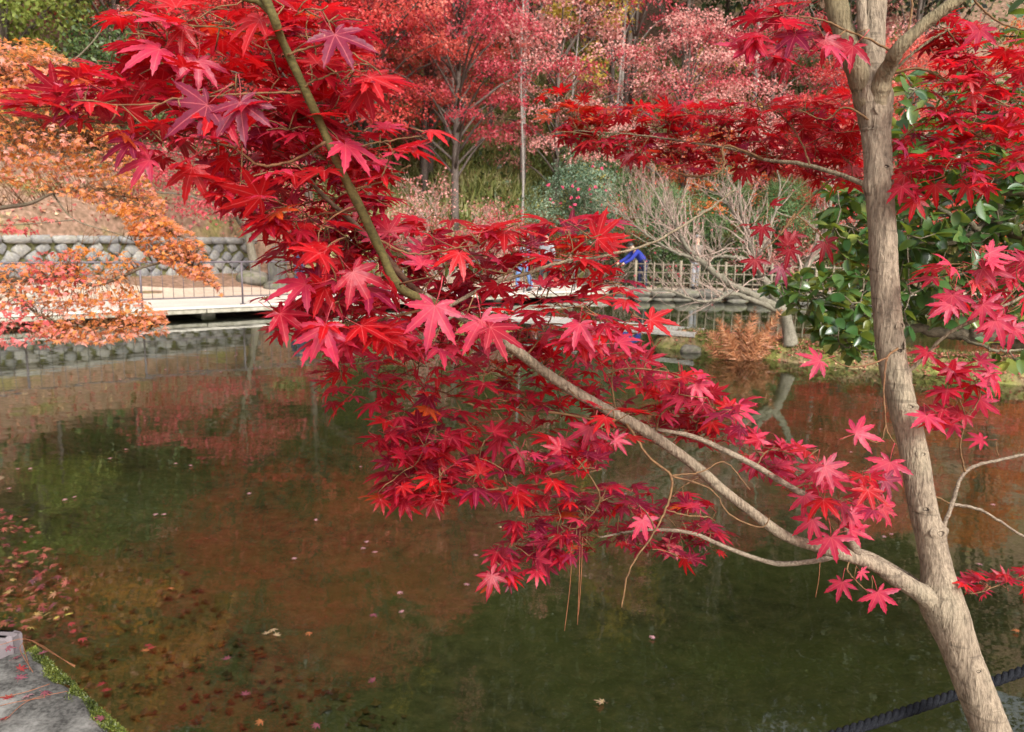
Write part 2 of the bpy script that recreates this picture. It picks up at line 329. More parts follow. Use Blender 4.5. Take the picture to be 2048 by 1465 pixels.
def terr(x, y):
    x = np.asarray(x, float); y = np.asarray(y, float)
    d = polydist(POND, x, y); ins = inpoly(POND, x, y)
    under = -np.minimum(0.5, 0.03 + 0.2 * d)
    land = 0.02 + np.minimum(0.18, np.where((x < -2.2) & (y < 8), 0.3, 0.9) * d)
    yl = np.interp(x, HILL[:, 0], HILL[:, 1]); foot = 0.42 * sst(2.6, 0.1, np.where(y < yl, polydist(HILL, x, y, False), 0)) * sst(-5.0, -8.0, x) * sst(0.3, 1.5, d)
    z = np.where(ins, under, land + hillh(x, y) + foot)
    ds = polydist(SPIT, x, y, False); hw = 0.62 + 0.1 * np.sin(x * 3.1) + 0.06 * np.sin(x * 7.7 + 1)
    isl = -0.35 + 0.62 * sst(1.25, 0.35, ds / hw) + 0.03 * np.sin(x * 9) * np.sin(y * 8)
    di = np.hypot((x + 0.55) / 1.3, (y - 14.7) / 0.75); isl2 = -0.35 + 0.55 * sst(1.15, 0.4, di)
    z = np.where(ins, np.maximum(z, np.maximum(isl, isl2)), z)
    z += np.where(y < 1.2, 0, 0.012 * np.sin(x * 11.3 + y * 3) * np.sin(y * 9.1 - x * 2))
    return z
def lines(a, b, fine0, fine1, step, far):
    l = list(np.arange(fine0, fine1, step)); s = step; p = fine1
    while p < b: l.append(p); s = min(s * 1.18, far); p += s
    l.append(b); s = step; p = fine0 - s
    while p > a: l.insert(0, p); s = min(s * 1.18, far); p -= s
    l.insert(0, a); return np.array(l)
gx = lines(-420, 420, -4.5, 8.5, 0.13, 25); gy = lines(-260, 420, 1.3, 15.2, 0.13, 25)
# finer ring where the hill is seen
gx = np.unique(np.r_[gx, np.arange(-22, 24, 0.8)]); gy = np.unique(np.r_[gy, np.arange(15, 60, 0.7)])
XX, YY = np.meshgrid(gx, gy); ZZ = terr(XX, YY)
mb = MB(); nx, ny = len(gx), len(gy)
ii = (np.arange(ny - 1)[:, None] * nx + np.arange(nx - 1)[None]).ravel()
mb.add(np.stack([XX, YY, ZZ], -1).reshape(-1, 3), np.stack([ii, ii + 1, ii + nx + 1, ii + nx], -1))
m, t, out = newmat('ground_and_pond_bed')
c = coords(t); g = t.nodes.new('ShaderNodeSeparateXYZ'); t.links.new(c, g.inputs[0])
n1 = noise(t, c, 0.9, 6); n2 = noise(t, c, 9, 6); n3 = noise(t, c, 45, 4)
soil = ramp(t, n2, [(0.3, (0.10, 0.065, 0.04)), (0.55, (0.2, 0.12, 0.08)), (0.72, (0.3, 0.19, 0.14))])
moss = ramp(t, n2, [(0.3, (0.06, 0.07, 0.015)), (0.7, (0.2, 0.2, 0.05))])
soil = mixc(t, ramp(t, n1, [(0.54, (0, 0, 0)), (0.68, (0.7,) * 3)]), soil, moss)
bed = ramp(t, n2, [(0.3, (0.085, 0.082, 0.04)), (0.55, (0.175, 0.152, 0.078)), (0.75, (0.29, 0.22, 0.115))])
bed = mixc(t, ramp(t, n1, [(0.4, (0, 0, 0)), (0.62, (0.7,) * 3)]), bed, (0.17, 0.175, 0.062))
bed = mixc(t, ramp(t, n3, [(0.55, (0, 0, 0)), (0.75, (0.5,) * 3)]), bed, (0.36, 0.26, 0.14))
my = N(t, 'MapRange'); my.inputs[1].default_value = 16.5; my.inputs[2].default_value = 15.5; t.links.new(g.outputs[1], my.inputs[0]); my2 = N(t, 'MapRange'); my2.inputs[1].default_value = 7.5; my2.inputs[2].default_value = 8.5; t.links.new(g.outputs[1], my2.inputs[0])
mm_ = N(t, 'Math', operation='MULTIPLY'); t.links.new(my.outputs[0], mm_.inputs[0]); t.links.new(my2.outputs[0], mm_.inputs[1])
mm3 = N(t, 'Math', operation='MULTIPLY'); t.links.new(mm_.outputs[0], mm3.inputs[0]); t.links.new(ramp(t, noise(t, c, 2.6, 5), [(0.36, (0.15,) * 3), (0.55, (0.95,) * 3)]), mm3.inputs[1])
soil = mixc(t, mm3.outputs[0], soil, moss)          # the spit is mossy
mr = N(t, 'MapRange'); mr.inputs[1].default_value = -0.03; mr.inputs[2].default_value = 0.02; t.links.new(g.outputs[2], mr.inputs[0])
p = N(t, 'BsdfPrincipled', Roughness=0.9); p.inputs['Specular IOR Level'].default_value = 0.15
t.links.new(mixc(t, mr.outputs[0], bed, soil), p.inputs['Base Color']); t.links.new(bump(t, n2, 0.6, 0.05), p.inputs['Normal'])
t.links.new(p.outputs[0], out.inputs[0])
o = mb.build('ground', m); o['kind'] = 'structure'

m, t, out = newmat('pond_water'); c = coords(t, (1.0, 1.6, 1))
h1 = noise(t, c, 1.3, 2, 0.5); h2 = noise(t, c, 7.0, 2, 0.5)
add = N(t, 'Math', operation='MULTIPLY_ADD'); t.links.new(h2, add.inputs[0]); add.inputs[1].default_value = 0.12; t.links.new(h1, add.inputs[2])
bn = bump(t, add.outputs[0], 0.06, 0.05)
gl = N(t, 'BsdfGlossy', Roughness=0.02); gl.inputs[0].default_value = (0.94, 0.97, 0.95, 1); t.links.new(bn, gl.inputs['Normal'])
tr = t.nodes.new('ShaderNodeBsdfTransparent'); tr.inputs[0].default_value = (0.80, 0.86, 0.68, 1)
fr = N(t, 'Fresnel', IOR=1.65); t.links.new(bn, fr.inputs['Normal'])
mx = N(t, 'MixShader'); t.links.new(fr.outputs[0], mx.inputs[0]); t.links.new(tr.outputs[0], mx.inputs[1]); t.links.new(gl.outputs[0], mx.inputs[2])
t.links.new(mx.outputs[0], out.inputs[0])
mb = MB(); mb.add([(-24, 1.2, 0), (27, 1.2, 0), (27, 27, 0), (-24, 27, 0)], np.array([[0, 1, 2, 3]]))
o = mb.build('pond_water', m, smooth=False); o['kind'] = 'structure'

# earth path behind the bridge
M['path'] = surf('path_earth', [(0.3, (0.34, 0.25, 0.18)), (0.7, (0.48, 0.38, 0.29))], 1.5, 0.9, 0.3, 0.02, stops2=[(0.35, (0.25, 0.17, 0.12)), (0.6, (0.5, 0.41, 0.32))], scale2=14, mix2=0.35)
mb = MB(); S = np.linspace(-6, SE + 1.0, 26)
rows = []
for s in S:
    a = bl(s, 1.95); L = 2.4 + 0.25 * math.sin(s * 1.3) + (1.2 if s > 8 else 0)
    for k in range(5):
        q = a + BN * L * k / 4; rows.append((q[0], q[1], max(0.236, float(terr(q[0], q[1])) + 0.012)))
n5 = (np.arange(len(S) - 1)[:, None] * 5 + np.arange(4)[None]).ravel()
mb.add(rows, np.stack([n5, n5 + 5, n5 + 6, n5 + 1], -1)); o = mb.build('path', M['path']); o['kind'] = 'structure'
mb = MB(); mb.add([(3.0, 23.7, 0.24), (24, 23.7, 0.24), (24, 25.8, 0.24), (2.6, 25.8, 0.24)], np.array([[0, 1, 2, 3]])); o = mb.build('path', M['path']); o['kind'] = 'structure'

# ------------------------------------------------------------------ concrete walkway bridge and its railing
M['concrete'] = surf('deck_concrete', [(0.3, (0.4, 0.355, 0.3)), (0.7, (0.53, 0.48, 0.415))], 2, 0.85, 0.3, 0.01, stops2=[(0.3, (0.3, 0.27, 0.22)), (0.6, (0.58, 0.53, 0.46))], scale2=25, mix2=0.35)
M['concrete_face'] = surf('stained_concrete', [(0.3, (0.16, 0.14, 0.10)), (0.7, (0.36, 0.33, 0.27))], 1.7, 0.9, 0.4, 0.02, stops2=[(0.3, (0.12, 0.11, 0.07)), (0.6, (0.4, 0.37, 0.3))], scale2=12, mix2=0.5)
X3 = np.array([*BD, 0]); Y3 = np.array([*BN, 0]); Z3 = np.array([0, 0, 1.0])
br = thing('walkway_bridge', 'long flat concrete walkway bridge crossing the far side of the pond', 'bridge', (*bl(-5, 0), 0))
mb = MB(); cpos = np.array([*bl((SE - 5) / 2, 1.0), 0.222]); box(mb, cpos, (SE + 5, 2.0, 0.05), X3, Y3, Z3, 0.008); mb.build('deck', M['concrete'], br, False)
for k in range(5):
    s0 = -5 + k * (SE + 5) / 5; L = (SE + 5) / 5
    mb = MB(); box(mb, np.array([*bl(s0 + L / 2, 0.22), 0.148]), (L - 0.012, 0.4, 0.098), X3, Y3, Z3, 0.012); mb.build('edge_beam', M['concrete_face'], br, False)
for k in range(6):
    s0 = -4.6 + k * (SE + 4.4) / 5
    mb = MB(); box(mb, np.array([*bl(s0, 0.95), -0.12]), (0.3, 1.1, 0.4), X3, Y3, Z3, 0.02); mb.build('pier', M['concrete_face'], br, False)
M['iron'] = surf('painted_iron', [(0.3, (0.055, 0.04, 0.045)), (0.7, (0.115, 0.09, 0.10))], 6, 0.5, 0.2, 0.003, spec=0.5)
rl = thing('metal_railing', 'low dark brown iron railing with thin balusters along the concrete bridge', 'railing', (*bl(-5, 0.12), 0.247))
NP = 10; PS = 2.02
for zz, rr, nm in ((1.16, 0.022, 'top_rail'), (0.43, 0.014, 'bottom_rail')):
    mb = MB(); a = bl(-5, 0.12); b = bl(SE - 0.1, 0.12)
    tube(mb, np.linspace([*a, zz], [*b, zz], 14) + np.c_[np.zeros((14, 2)), 0.004 * np.sin(np.arange(14) * 2.1)], rr, 8); mb.build(nm, M['iron'], rl)
mb = MB(); tube(mb, [(0, 0, 0.0), (0, 0, 0.92)], 0.021, 8); box(mb, (0, 0, 0.012), (0.09, 0.09, 0.02)); pme = mb.mesh('post', M['iron'])
mb = MB(); tube(mb, [(0, 0, 0.0), (0, 0, 0.73)], 0.0062, 5); bme = mb.mesh('baluster', M['iron'])
s = -4.04
while s < SE:
    q = bl(s, 0.12); inst('post', pme, rl, Matrix.Translation((q[0], q[1], 0.245)))
    for k in range(1, 10):
        if s + k * PS / 10 < SE - 0.1:
            q = bl(s + k * PS / 10, 0.12); inst('baluster', bme, rl, Matrix.Translation((q[0], q[1], 0.43)))
    s += PS

# ------------------------------------------------------------------ stones: shared lumpy meshes
def stonemesh(name, mat, seed, nseg=9, rings=5, boxy=0.6):
    r = np.random.default_rng(seed); v = []; dirs = []
    for i in range(rings + 1):
        th = math.pi * i / rings
        for j in range(nseg):
            ph = 2 * math.pi * j / nseg; dirs.append((math.sin(th) * math.cos(ph), math.sin(th) * math.sin(ph), math.cos(th)))
    D = np.array(dirs); p = boxy; D2 = np.sign(D) * np.abs(D) ** p
    k = r.normal(size=(5, 3)) * 2.2; f = 1 + 0.09 * np.sin(D @ k.T + r.random(5) * 6).sum(1) / 2
    V = D2 * f[:, None] * 0.5
    a = (np.arange(rings)[:, None] * nseg); j = np.arange(nseg)[None]; kk = (j + 1) % nseg
    m_ = MB(); m_.add(V, np.stack([a + j, a + nseg + j, a + nseg + kk, a + kk], -1).reshape(-1, 4)); return m_.mesh(name, mat, smooth=True)
def stonemat(name, a, b, mossc, mossamt):
    m, t, out = newmat(name); c = coords(t, (1, 1, 1), 'Object'); r = t.nodes.new('ShaderNodeObjectInfo').outputs['Random']
    n1 = noise(t, c, 3.2, 6); n2 = noise(t, c, 22, 4)
    col = ramp(t, n1, [(0.3, a), (0.7, b)])
    col = mixc(t, 1.0, col, ramp(t, r, [(0, (0.72, 0.72, 0.74)), (1, (1.12, 1.08, 1.0))]), 'MULTIPLY')
    col = mixc(t, ramp(t, noise(t, c, 2.1, 5), [(0.5, (0, 0, 0)), (0.68, (mossamt,) * 3)]), col, mossc)
    p = N(t, 'BsdfPrincipled', Roughness=0.9); p.inputs['Specular IOR Level'].default_value = 0.2
    t.links.new(col, p.inputs['Base Color']); t.links.new(bump(t, n2, 0.5, 0.03), p.inputs['Normal']); t.links.new(p.outputs[0], out.inputs[0]); return m
M['wallstone'] = stonemat('wall_stone', (0.15, 0.15, 0.146), (0.29, 0.283, 0.275), (0.11, 0.10, 0.04), 0.65)
M['pale_rock'] = stonemat('pale_rock', (0.24, 0.23, 0.2), (0.44, 0.42, 0.39), (0.2, 0.2, 0.09), 0.6)
M['grey_rock'] = stonemat('grey_rock', (0.07, 0.065, 0.055), (0.19, 0.175, 0.15), (0.07, 0.08, 0.03), 0.8)
SM = [stonemesh('wall_stone', M['wallstone'], 10 + i, 12, 6, 0.42) for i in range(6)]
PM = [stonemesh('boulder', M['pale_rock'], 30 + i, 12, 8, 0.85) for i in range(4)]
KM = [stonemesh('rock', M['grey_rock'], 40 + i, 12, 7, 0.8) for i in range(4)]
M['mortar'] = flat('mossy_joint', (0.09, 0.085, 0.035), 0.95, 0.5, 8)

# retaining wall of diamond-set stones, left behind the bridge
wa, wb = np.array([-13.2, 14.9]), np.array([-7.9, 22.6]); wd = nrm(wb - wa); wl_ = np.linalg.norm(wb - wa); wn = np.array([wd[1], -wd[0]])
wt = thing('stone_retaining_wall', 'retaining wall of pale grey diamond-set stones with mossy joints', 'wall', (*wa, 0.2))
WX, WN = np.array([*wd, 0]), np.array([*wn, 0])
mb = MB(); box(mb, np.array([*((wa + wb) / 2 - wn * 0.2), 0.92]), (wl_, 0.4, 1.3), WX, -WN, Z3); mb.build('joint_backing', M['mortar'], wt, False)
q45 = math.pi / 4; st = 0.43; row = 0; z = 0.45
while z < 1.32:
    k = 0; s = 0.15 + (st / 2 if row % 2 else 0)
    while s < wl_ - 0.1:
        pz = z + rng.uniform(-0.03, 0.03); ps = s + rng.uniform(-0.045, 0.045); a = q45 + rng.uniform(-0.34, 0.34)
        pos = np.array([*(wa + wd * ps + wn * 0.0), pz]); X = WX * math.cos(a) + Z3 * math.sin(a); Zs = -WX * math.sin(a) + Z3 * math.cos(a)
        inst('stone', SM[rng.integers(6)], wt, mat4(pos, X, -WN, Zs, 0.29 * rng.uniform(0.78, 1.16), 0.2 * rng.uniform(.8, 1.3), 0.275 * rng.uniform(0.76, 1.14)))
        s += st
    z += st / 2; row += 1
s = 0.2
while s < wl_:
    L = rng.uniform(0.42, 0.62); pos = np.array([*(wa + wd * (s + L / 2) + wn * 0.0), 1.53])
    inst('cap_stone', SM[rng.integers(6)], wt, mat4(pos, WX, -WN, Z3, L * 1.0, 0.3, 0.2)); s += L + 0.015

# ------------------------------------------------------------------ bamboo lattice fence on a stone embankment
M['lattice'] = surf('weathered_bamboo', [(0.3, (0.12, 0.095, 0.065)), (0.7, (0.26, 0.215, 0.155))], 5, 0.8, 0.3, 0.004, stops2=[(0.4, (0.07, 0.055, 0.035)), (0.6, (0.24, 0.2, 0.145))], scale2=40, mix2=0.3)
FY = 23.55
fe = thing('lattice_fence', 'weathered bamboo lattice fence on the stone embankment beyond the bare tree', 'fence', (3.75, FY, 0.28))
mb = MB(); tube(mb, [(0, 0, 0.0), (0, 0, 0.43), (0, 0, 0.86)], 0.021, 6); pk = mb.mesh('picket', M['lattice'])
mb = MB(); tube(mb, [(0, 0, -0.05), (0, 0, 0.9)], 0.045, 8); pp = mb.mesh('post', M['lattice'])
x = 3.8; k = 0
while x < 10.5:
    nm, me = ('post', pp) if k % 5 == 0 else ('picket', pk)
    inst(nm, me, fe, Matrix.Translation((x, FY + (0 if k % 5 == 0 else -0.042), 0.28 + rng.uniform(-0.02, 0.02))) @ Matrix.Rotation(rng.uniform(-0.025, 0.025), 4, 'Y'))
    x += 0.285 + rng.uniform(-0.02, 0.02); k += 1
for zz in (0.22, 0.53, 0.79):
    mb = MB(); tube(mb, [(3.6, FY, 0.28 + zz), (7, FY, 0.27 + zz), (10.5, FY, 0.28 + zz)], 0.022, 6); mb.build('rail', M['lattice'], fe)
eb = thing('stone_embankment', 'dark mossy stone embankment below the bamboo lattice fence', 'wall', (3.1, 23.2, -0.4))
x = 3.0
while x < 13:
    z = -0.25; wdt = rng.uniform(0.55, 0.95)
    for hh in (0.3, 0.26):
        inst('stone', KM[rng.integers(4)], eb, mat4(np.array([x + wdt / 2 + rng.uniform(-.08, .08), 23.32 + rng.uniform(-.04, .04), z + hh / 2]), (1, 0, 0), (0, 1, 0), (0, 0, 1), wdt * 1.12, 0.5, hh * 1.25)); z += hh
    x += wdt

# ------------------------------------------------------------------ plank bridge to the spit, rocks
M['plank'] = surf('grey_plank', [(0.3, (0.25, 0.23, 0.2)), (0.7, (0.42, 0.39, 0.35))], 3, 0.85, 0.4, 0.006, (1, 1, 1), stops2=[(0.4, (0.2, 0.18, 0.15)), (0.6, (0.45, 0.42, 0.38))], scale2=30, mix2=0.4)
pa, pb = np.array([-0.1, 14.75]), np.array([3.25, 12.85]); pd = nrm(pb - pa); pn = np.array([-pd[1], pd[0]]); PL = np.linalg.norm(pb - pa)
pbr = thing('plank_bridge', 'low flat grey plank footbridge reaching the grassy spit', 'bridge', (*pa, 0.1))
for k in range(3):
    mb = MB(); off = (k - 1) * 0.25
    box(mb, np.array([*((pa + pb) / 2 + pn * off), 0.235 + 0.004 * k]), (PL + rng.uniform(-0.05, 0.1), 0.235, 0.085), np.array([*pd, 0]), np.array([*pn, 0]), Z3, 0.01); mb.build('plank', M['plank'], pbr, False)
for f in (0.06, 0.92):
    mb = MB(); q = pa + pd * PL * f; box(mb, np.array([*q, 0.02]), (0.22, 0.7, 0.35), np.array([*pd, 0]), np.array([*pn, 0]), Z3, 0.02); mb.build('support', M['grey_rock'], pbr, False)
def rock(name, me, pos, s, label, cat='rock', group=None, rz=0.0):
    o = inst(name, me, None, Matrix.Translation(pos) @ Matrix.Rotation(rz, 4, 'Z') @ Matrix.Diagonal((*s, 1))); return tag(o, label, cat, group)
q = G(1383, 706, 0.0); rock('shore_rock', KM[1], (q[0], q[1] + 0.1, 0.02), (0.34, 0.26, 0.2), 'mossy grey rock at the water edge beside the plank footbridge')
for i, (px, d_, s, lab) in enumerate(((672, 20.6, 0.7, 'white boulder behind the railing next to the strap-leaved tuft'), (738, 20.8, 0.75, 'pale boulder behind the railing under the drooping maple branch'),
        (52, 15.9, 0.7, 'pale boulder at the foot of the stone retaining wall'), (505, 21.2, 0.9, 'flat brown rock at the base of the leaning maple'), (548, 20.8, 0.6, 'grey rock between the leaning maple and the strap-leaved tuft'))):
    q = W(px, 500, d_); me = PM[i % 4] if i < 3 else KM[i % 4]
    rock('boulder', me, (q[0], q[1], float(terr(q[0], q[1])) + s * 0.15), (s, s * 0.8, s * 0.55), lab, rz=i)
q = W(553, 500, 21.6); mk = tag(inst('stone_marker', stonemesh('stone_marker', M['grey_rock'], 77, 10, 8, 0.45), None, Matrix.Translation((q[0], q[1], float(terr(q[0], q[1])) + 0.5)) @ Matrix.Diagonal((0.5, 0.3, 1.25, 1))), 'upright weathered grey stone marker by the path', 'stone')

# ------------------------------------------------------------------ near bank: coping stones, wooden edging, rope and posts
M['coping'] = surf('coping_stone', [(0.42, (0.022, 0.02, 0.018)), (0.50, (0.09, 0.085, 0.077)), (0.60, (0.2, 0.19, 0.175))], 6, 0.9, 0.5, 0.006, stops2=[(0.35, (0.04, 0.038, 0.034)), (0.62, (0.2, 0.19, 0.172))], scale2=80, mix2=0.35)
cpt = thing('stone_coping', 'weathered grey stone coping with a mossy edge at the pond corner', 'coping', (*(A0 + cn * 0.25), 0.0))
def coping(s0, L):
    mb = MB(); nu, nv = int(L / 0.03), 18; wd_ = 0.52
    U, V = np.meshgrid(np.linspace(0, 1, nu), np.linspace(0, 1, nv))
    e = np.minimum(np.minimum(U, 1 - U) * L, np.minimum(V, 1 - V) * wd_)
    z = ctop - 0.03 * np.exp(-e / 0.012) - 0.006 * np.sin(U * L * 23 + V * 9) * np.sin(V * 17 + U * 5) - 0.004 * np.sin(U * L * 61) * np.sin(V * 33)
    jit = 0.012 * np.sin(U * L * 14 + 1) + 0.006 * np.sin(U * L * 39)
    q = A0 + cd * (s0 + U * L)[..., None] + cn * (V * wd_ - jit * (1 - V))[..., None]
    P = np.concatenate([q, z[..., None]], -1)
    ring = np.concatenate([P[0], P[1:, -1], P[-1, -2::-1], P[-2:0:-1, 0]]); low = ring.copy(); low[:, 2] = -0.32
    i = (np.arange(nv - 1)[:, None] * nu + np.arange(nu - 1)[None]).ravel(); mb.add(P.reshape(-1, 3), np.stack([i, i + 1, i + nu + 1, i + nu], -1))
    n = len(ring); j = np.arange(n); mb.add(np.vstack([ring, low]), np.stack([j, (j + 1) % n, n + (j + 1) % n, n + j], -1))
    return mb.build('coping_stone', M['coping'], cpt)
coping(-0.02, 0.93); coping(0.925, 0.8); coping(1.74, 0.7)
M['moss'] = leafmat('moss', [(0.1, (0.02, 0.028, 0.006)), (0.5, (0.08, 0.10, 0.015)), (0.9, (0.2, 0.22, 0.04))], 0.2, nscale=6)
mb = MB(); n = 9000; s = rng.random(n) ** 0.9 * 0.95; wv = 0.025 + 0.035 * np.sin(s * 9) ** 2 + 0.02 * np.sin(s * 31)
q = A0 + cd * s[:, None] + cn * (rng.random(n) ** 1.5 * wv - 0.012)[:, None]; zz = ctop - 0.012 - 0.02 * (rng.random(n))
tv = np.array([(-0.3, 0, 0), (0.3, 0, 0), (0, 1, 0.1)]); tf = [np.array([[0, 1, 2]])]
bake(mb, tv, tf, np.c_[q, zz + 0.008], nrm(rvec(n) + np.array([0, 0, 1.0])), rvec(n), rng.uniform(0.004, 0.011, n)); o = mb.build('moss', M['moss'], cpt); o['kind'] = 'stuff'
M['edging'] = surf('grey_wood', [(0.3, (0.08, 0.065, 0.068)), (0.7, (0.19, 0.16, 0.165))], 6, 0.8, 0.3, 0.004)
e0, e1 = G(-620, 1250, 0.2), G(34, 1266, 0.2); X = nrm(e1 - e0); Yv = np.cross(Z3, X)
mb = MB(); box(mb, (e0 + e1) / 2 - Z3 * 0.06, (np.linalg.norm(e1 - e0), 0.085, 0.11), X, Yv, Z3, 0.014); tag(mb.build('wooden_edging', M['edging'], None, False), 'short purple-grey wooden edging beam end beside the stone coping', 'edging')

# rope: three twisted strands
M['rope'] = surf('dark_rope', [(0.3, (0.004, 0.0045, 0.006)), (0.7, (0.012, 0.013, 0.017))], 60, 0.9, 0.8, 0.003, stops2=[(0.4, (0.003, 0.003, 0.004)), (0.65, (0.02, 0.022, 0.027))], scale2=300, mix2=0.5, spec=0.12)
ra, rb_, rc = W(1250, 1596, 1.5), W(1905, 1392, 1.78), W(2340, 1225, 1.95)
path = smoothpath([ra, (ra + rb_) / 2 + np.array([0, 0, -0.008]), rb_, (rb_ + rc) / 2 + np.array([0, 0, -0.008]), rc], 420)
Tn = nrm(np.gradient(path, axis=0)); Sx = nrm(np.cross(Tn, Z3)); Sy = np.cross(Sx, Tn)
ro = thing('rope_barrier', 'dark blue-grey twisted rope strung low behind the maple trunk', 'rope', tuple(ra - Z3 * 0.4))
arc = np.r_[0, np.cumsum(np.linalg.norm(np.diff(path, axis=0), axis=1))]
for k in range(3):
    a = arc / 0.062 * 2 * math.pi + k * 2 * math.pi / 3
    mb = MB(); tube(mb, path + 0.0062 * (np.cos(a)[:, None] * Sx + np.sin(a)[:, None] * Sy), 0.0068, 7); mb.build('strand', M['rope'], ro)
M['postwood'] = barkmat('post_wood', (0.06, 0.045, 0.035), (0.2, 0.16, 0.12), (0.15, 0.15, 0.1))
for q, lab in ((ra, 'short wooden rope post on the near bank, lower end of the rope'), (rc, 'short wooden rope post on the near bank, upper end of the rope')):
    mb = MB(); tube(mb, [(q[0], q[1], -0.45), (q[0], q[1], 0.4), (q[0], q[1], q[2] + 0.03), (q[0], q[1], q[2] + 0.04)], [0.05, 0.048, 0.046, 0.035], 14); tag(mb.build('rope_post', M['postwood']), lab, 'post', 'posts holding the rope')
# ------------------------------------------------------------------ near maple tree
def mapleleaf(seed, detail=True, petiole=True):
    """seven-lobed toothed leaf; blade base at the origin, middle lobe along +Y, upper side +Z, middle lobe 1 long"""
    r = np.random.default_rng(seed)
    A = np.radians(np.array([-121, -80, -40, 0, 40, 80, 121]) + r.uniform(-5, 5, 7)); Ln = np.array([0.42, 0.74, 0.93, 1.0, 0.93, 0.74, 0.42]) * r.uniform(0.82, 1.1, 7)
    droop = r.uniform(0.03, 0.32); fold = r.uniform(0.05, 0.42); cup = r.uniform(-0.12, 0.3); tw = r.uniform(-0.35, 0.35, 7)
    T = np.linspace(0, 1, 8 if detail else 3)[1:-1]
    V = []; Fq = []; Ft = []; vein = []
    def put(p, ve): V.append(p); vein.append(ve); return len(V) - 1
    def shape(x, y, e):           # e: height above the blade plane from folding
        rr = math.hypot(x, y); return (x, y, e + cup * rr * 0.5 - droop * rr * rr * 1.2)
    C = put((0, 0, 0.0), 1.0)
    S = []
    for i in range(8):
        if i == 0: a, rs = A[0] - 0.42, 0.13
        elif i == 7: a, rs = A[6] + 0.42, 0.13
        else: a, rs = (A[i - 1] + A[i]) / 2, 0.33 * min(Ln[i - 1], Ln[i]) ** 0.7
        S.append(put(shape(math.sin(a) * rs, math.cos(a) * rs, fold * 0.14), 0.0))
    for i in range(7):
        d = np.array([math.sin(A[i]), math.cos(A[i])]); n = np.array([d[1], -d[0]]); L = Ln[i]
        r0 = 0.30 * L; m0 = put(shape(*(d * r0), 0), 1.0)
        l_, r_ = S[i], S[i + 1]; Ft += [(C, l_, m0), (C, m0, r_)]
        w0 = 0.105 if i not in (0, 6) else 0.085; prev = (l_, m0, r_)
        for k, t in enumerate(T):
            rad = r0 + (L - r0) * t
            wdt = w0 * L ** 0.5 * (1.1 * math.sin(math.pi * min(1, 0.34 + 0.66 * t)) ** 0.85 + 0.03)
            if detail: wdt *= 1.0 + (0.13 if k % 2 == 0 else -0.10)
            bend = n * 0.07 * tw[i] * t * t
            c_ = d * rad + bend; sh = (0.04 if k % 2 == 0 else -0.02)
            a = put(shape(*(c_ - n * wdt + d * sh * L), fold * wdt), 0.0); m_ = put(shape(*c_, 0), 1.0); b = put(shape(*(c_ + n * wdt + d * sh * L), fold * wdt), 0.0)
            Fq += [(prev[0], a, m_, prev[1]), (prev[1], m_, b, prev[2])]; prev = (a, m_, b)
        tip = put(shape(*(d * L * 1.04 + n * 0.07 * tw[i]), 0), 0.8); Ft += [(prev[0], tip, prev[1]), (prev[1], tip, prev[2])]
    V = np.array(V); Fs = [np.array(Fq), np.array(Ft)]; vein = np.array(vein)
    if petiole:
        pm = MB(); pl = 0.62; s = np.linspace(0, 1, 4)
        tube(pm, np.c_[0.05 * np.sin(s * 2) * r.choice([-1, 1]), -pl * s, 0.06 * s * s - 0.004], [0.011, 0.010, 0.010, 0.014], 4)
        pv = np.concatenate(pm.v); k = len(V); V = np.vstack([V, pv]); vein = np.r_[vein, np.ones(len(pv))]
        Fs += [f + k for f, _ in pm.f]
    return V, Fs, vein
LEAF = [mapleleaf(100 + i) for i in range(14)]
def leafmesh(i, mat):
    V, Fs, ve = LEAF[i]; mb = MB(); mb.add(V, Fs, 0, None, ve); return mb.mesh('leaf', mat, attrs=True)
LM = [leafmesh(i, M['maple_obj']) for i in range(14)]

base = G(2062, 1800, 0.2); base = W(2066, 1790, 1.60); base[2] = float(terr(base[0], base[1])) - 0.02
MT = thing('maple_tree', 'young red maple with a slim pale trunk standing on the near bank', 'tree', base)
D0 = T0 = 1.60
# trunk centre line (px, py, width px)
tr_px = [(1983, 1465, 78), (1951, 1380, 75), (1920, 1300, 72), (1897, 1230, 71), (1878, 1160, 64), (1862, 1080, 60), (1843, 1000, 56), (1826, 900, 55), (1802, 800, 56), (1790, 750, 58),
         (1781, 700, 57), (1776, 650, 56), (1770, 570, 56), (1766, 500, 56), (1760, 400, 57), (1755, 300, 57), (1749, 235, 60), (1743, 175, 63), (1741, 130, 60), (1744, 60, 54), (1750, -20, 50), (1752, -140, 46)]
pts = [np.r_[base, 0.052], np.r_[W(2018, 1575, D0), 0.046]] + [np.r_[W(a, b, D0), w_ * 0.93 * D0 / F / 2] for a, b, w_ in tr_px]
P = smoothpath(pts, 230)
knots = [(W(1796, 690, D0), 0.016, 0.20), (W(1790, 480, D0), 0.016, .13), (W(1750, 230, D0 - 0.03), 0.02, 0.16), (W(1862, 1065, D0 - 0.03), 0.016, 0.14), (W(1772, 232, D0), 0.014, .14), (W(1790, 655, D0 - .03), 0.013, .12),
         (W(1800, 810, D0 - 0.03), 0.015, 0.14), (W(1765, 170, D0 - .02), .03, .12), (W(1880, 1190, D0 - .03), .035, .12), (W(1762, 345, D0 - .03), .012, .1), (W(1815, 1020, D0 - .02), .012, .12)]
def tdisp(Pc, ang):
    n = len(Pc); h = np.linspace(0, 1, n)[:, None] * 62; a = ang[None]
    d = 1 + 0.022 * np.sin(2 * a + h * 0.5) + 0.014 * np.sin(5 * a + np.sin(h) * 1.3) + 0.012 * np.sin(11 * a + 2 * np.sin(h * .7)) + 0.01 * np.sin(h * 3.1 + a) + 0.012 * np.sin(h * 9 + 2 * a) * np.sin(h * 2.3)
    return d
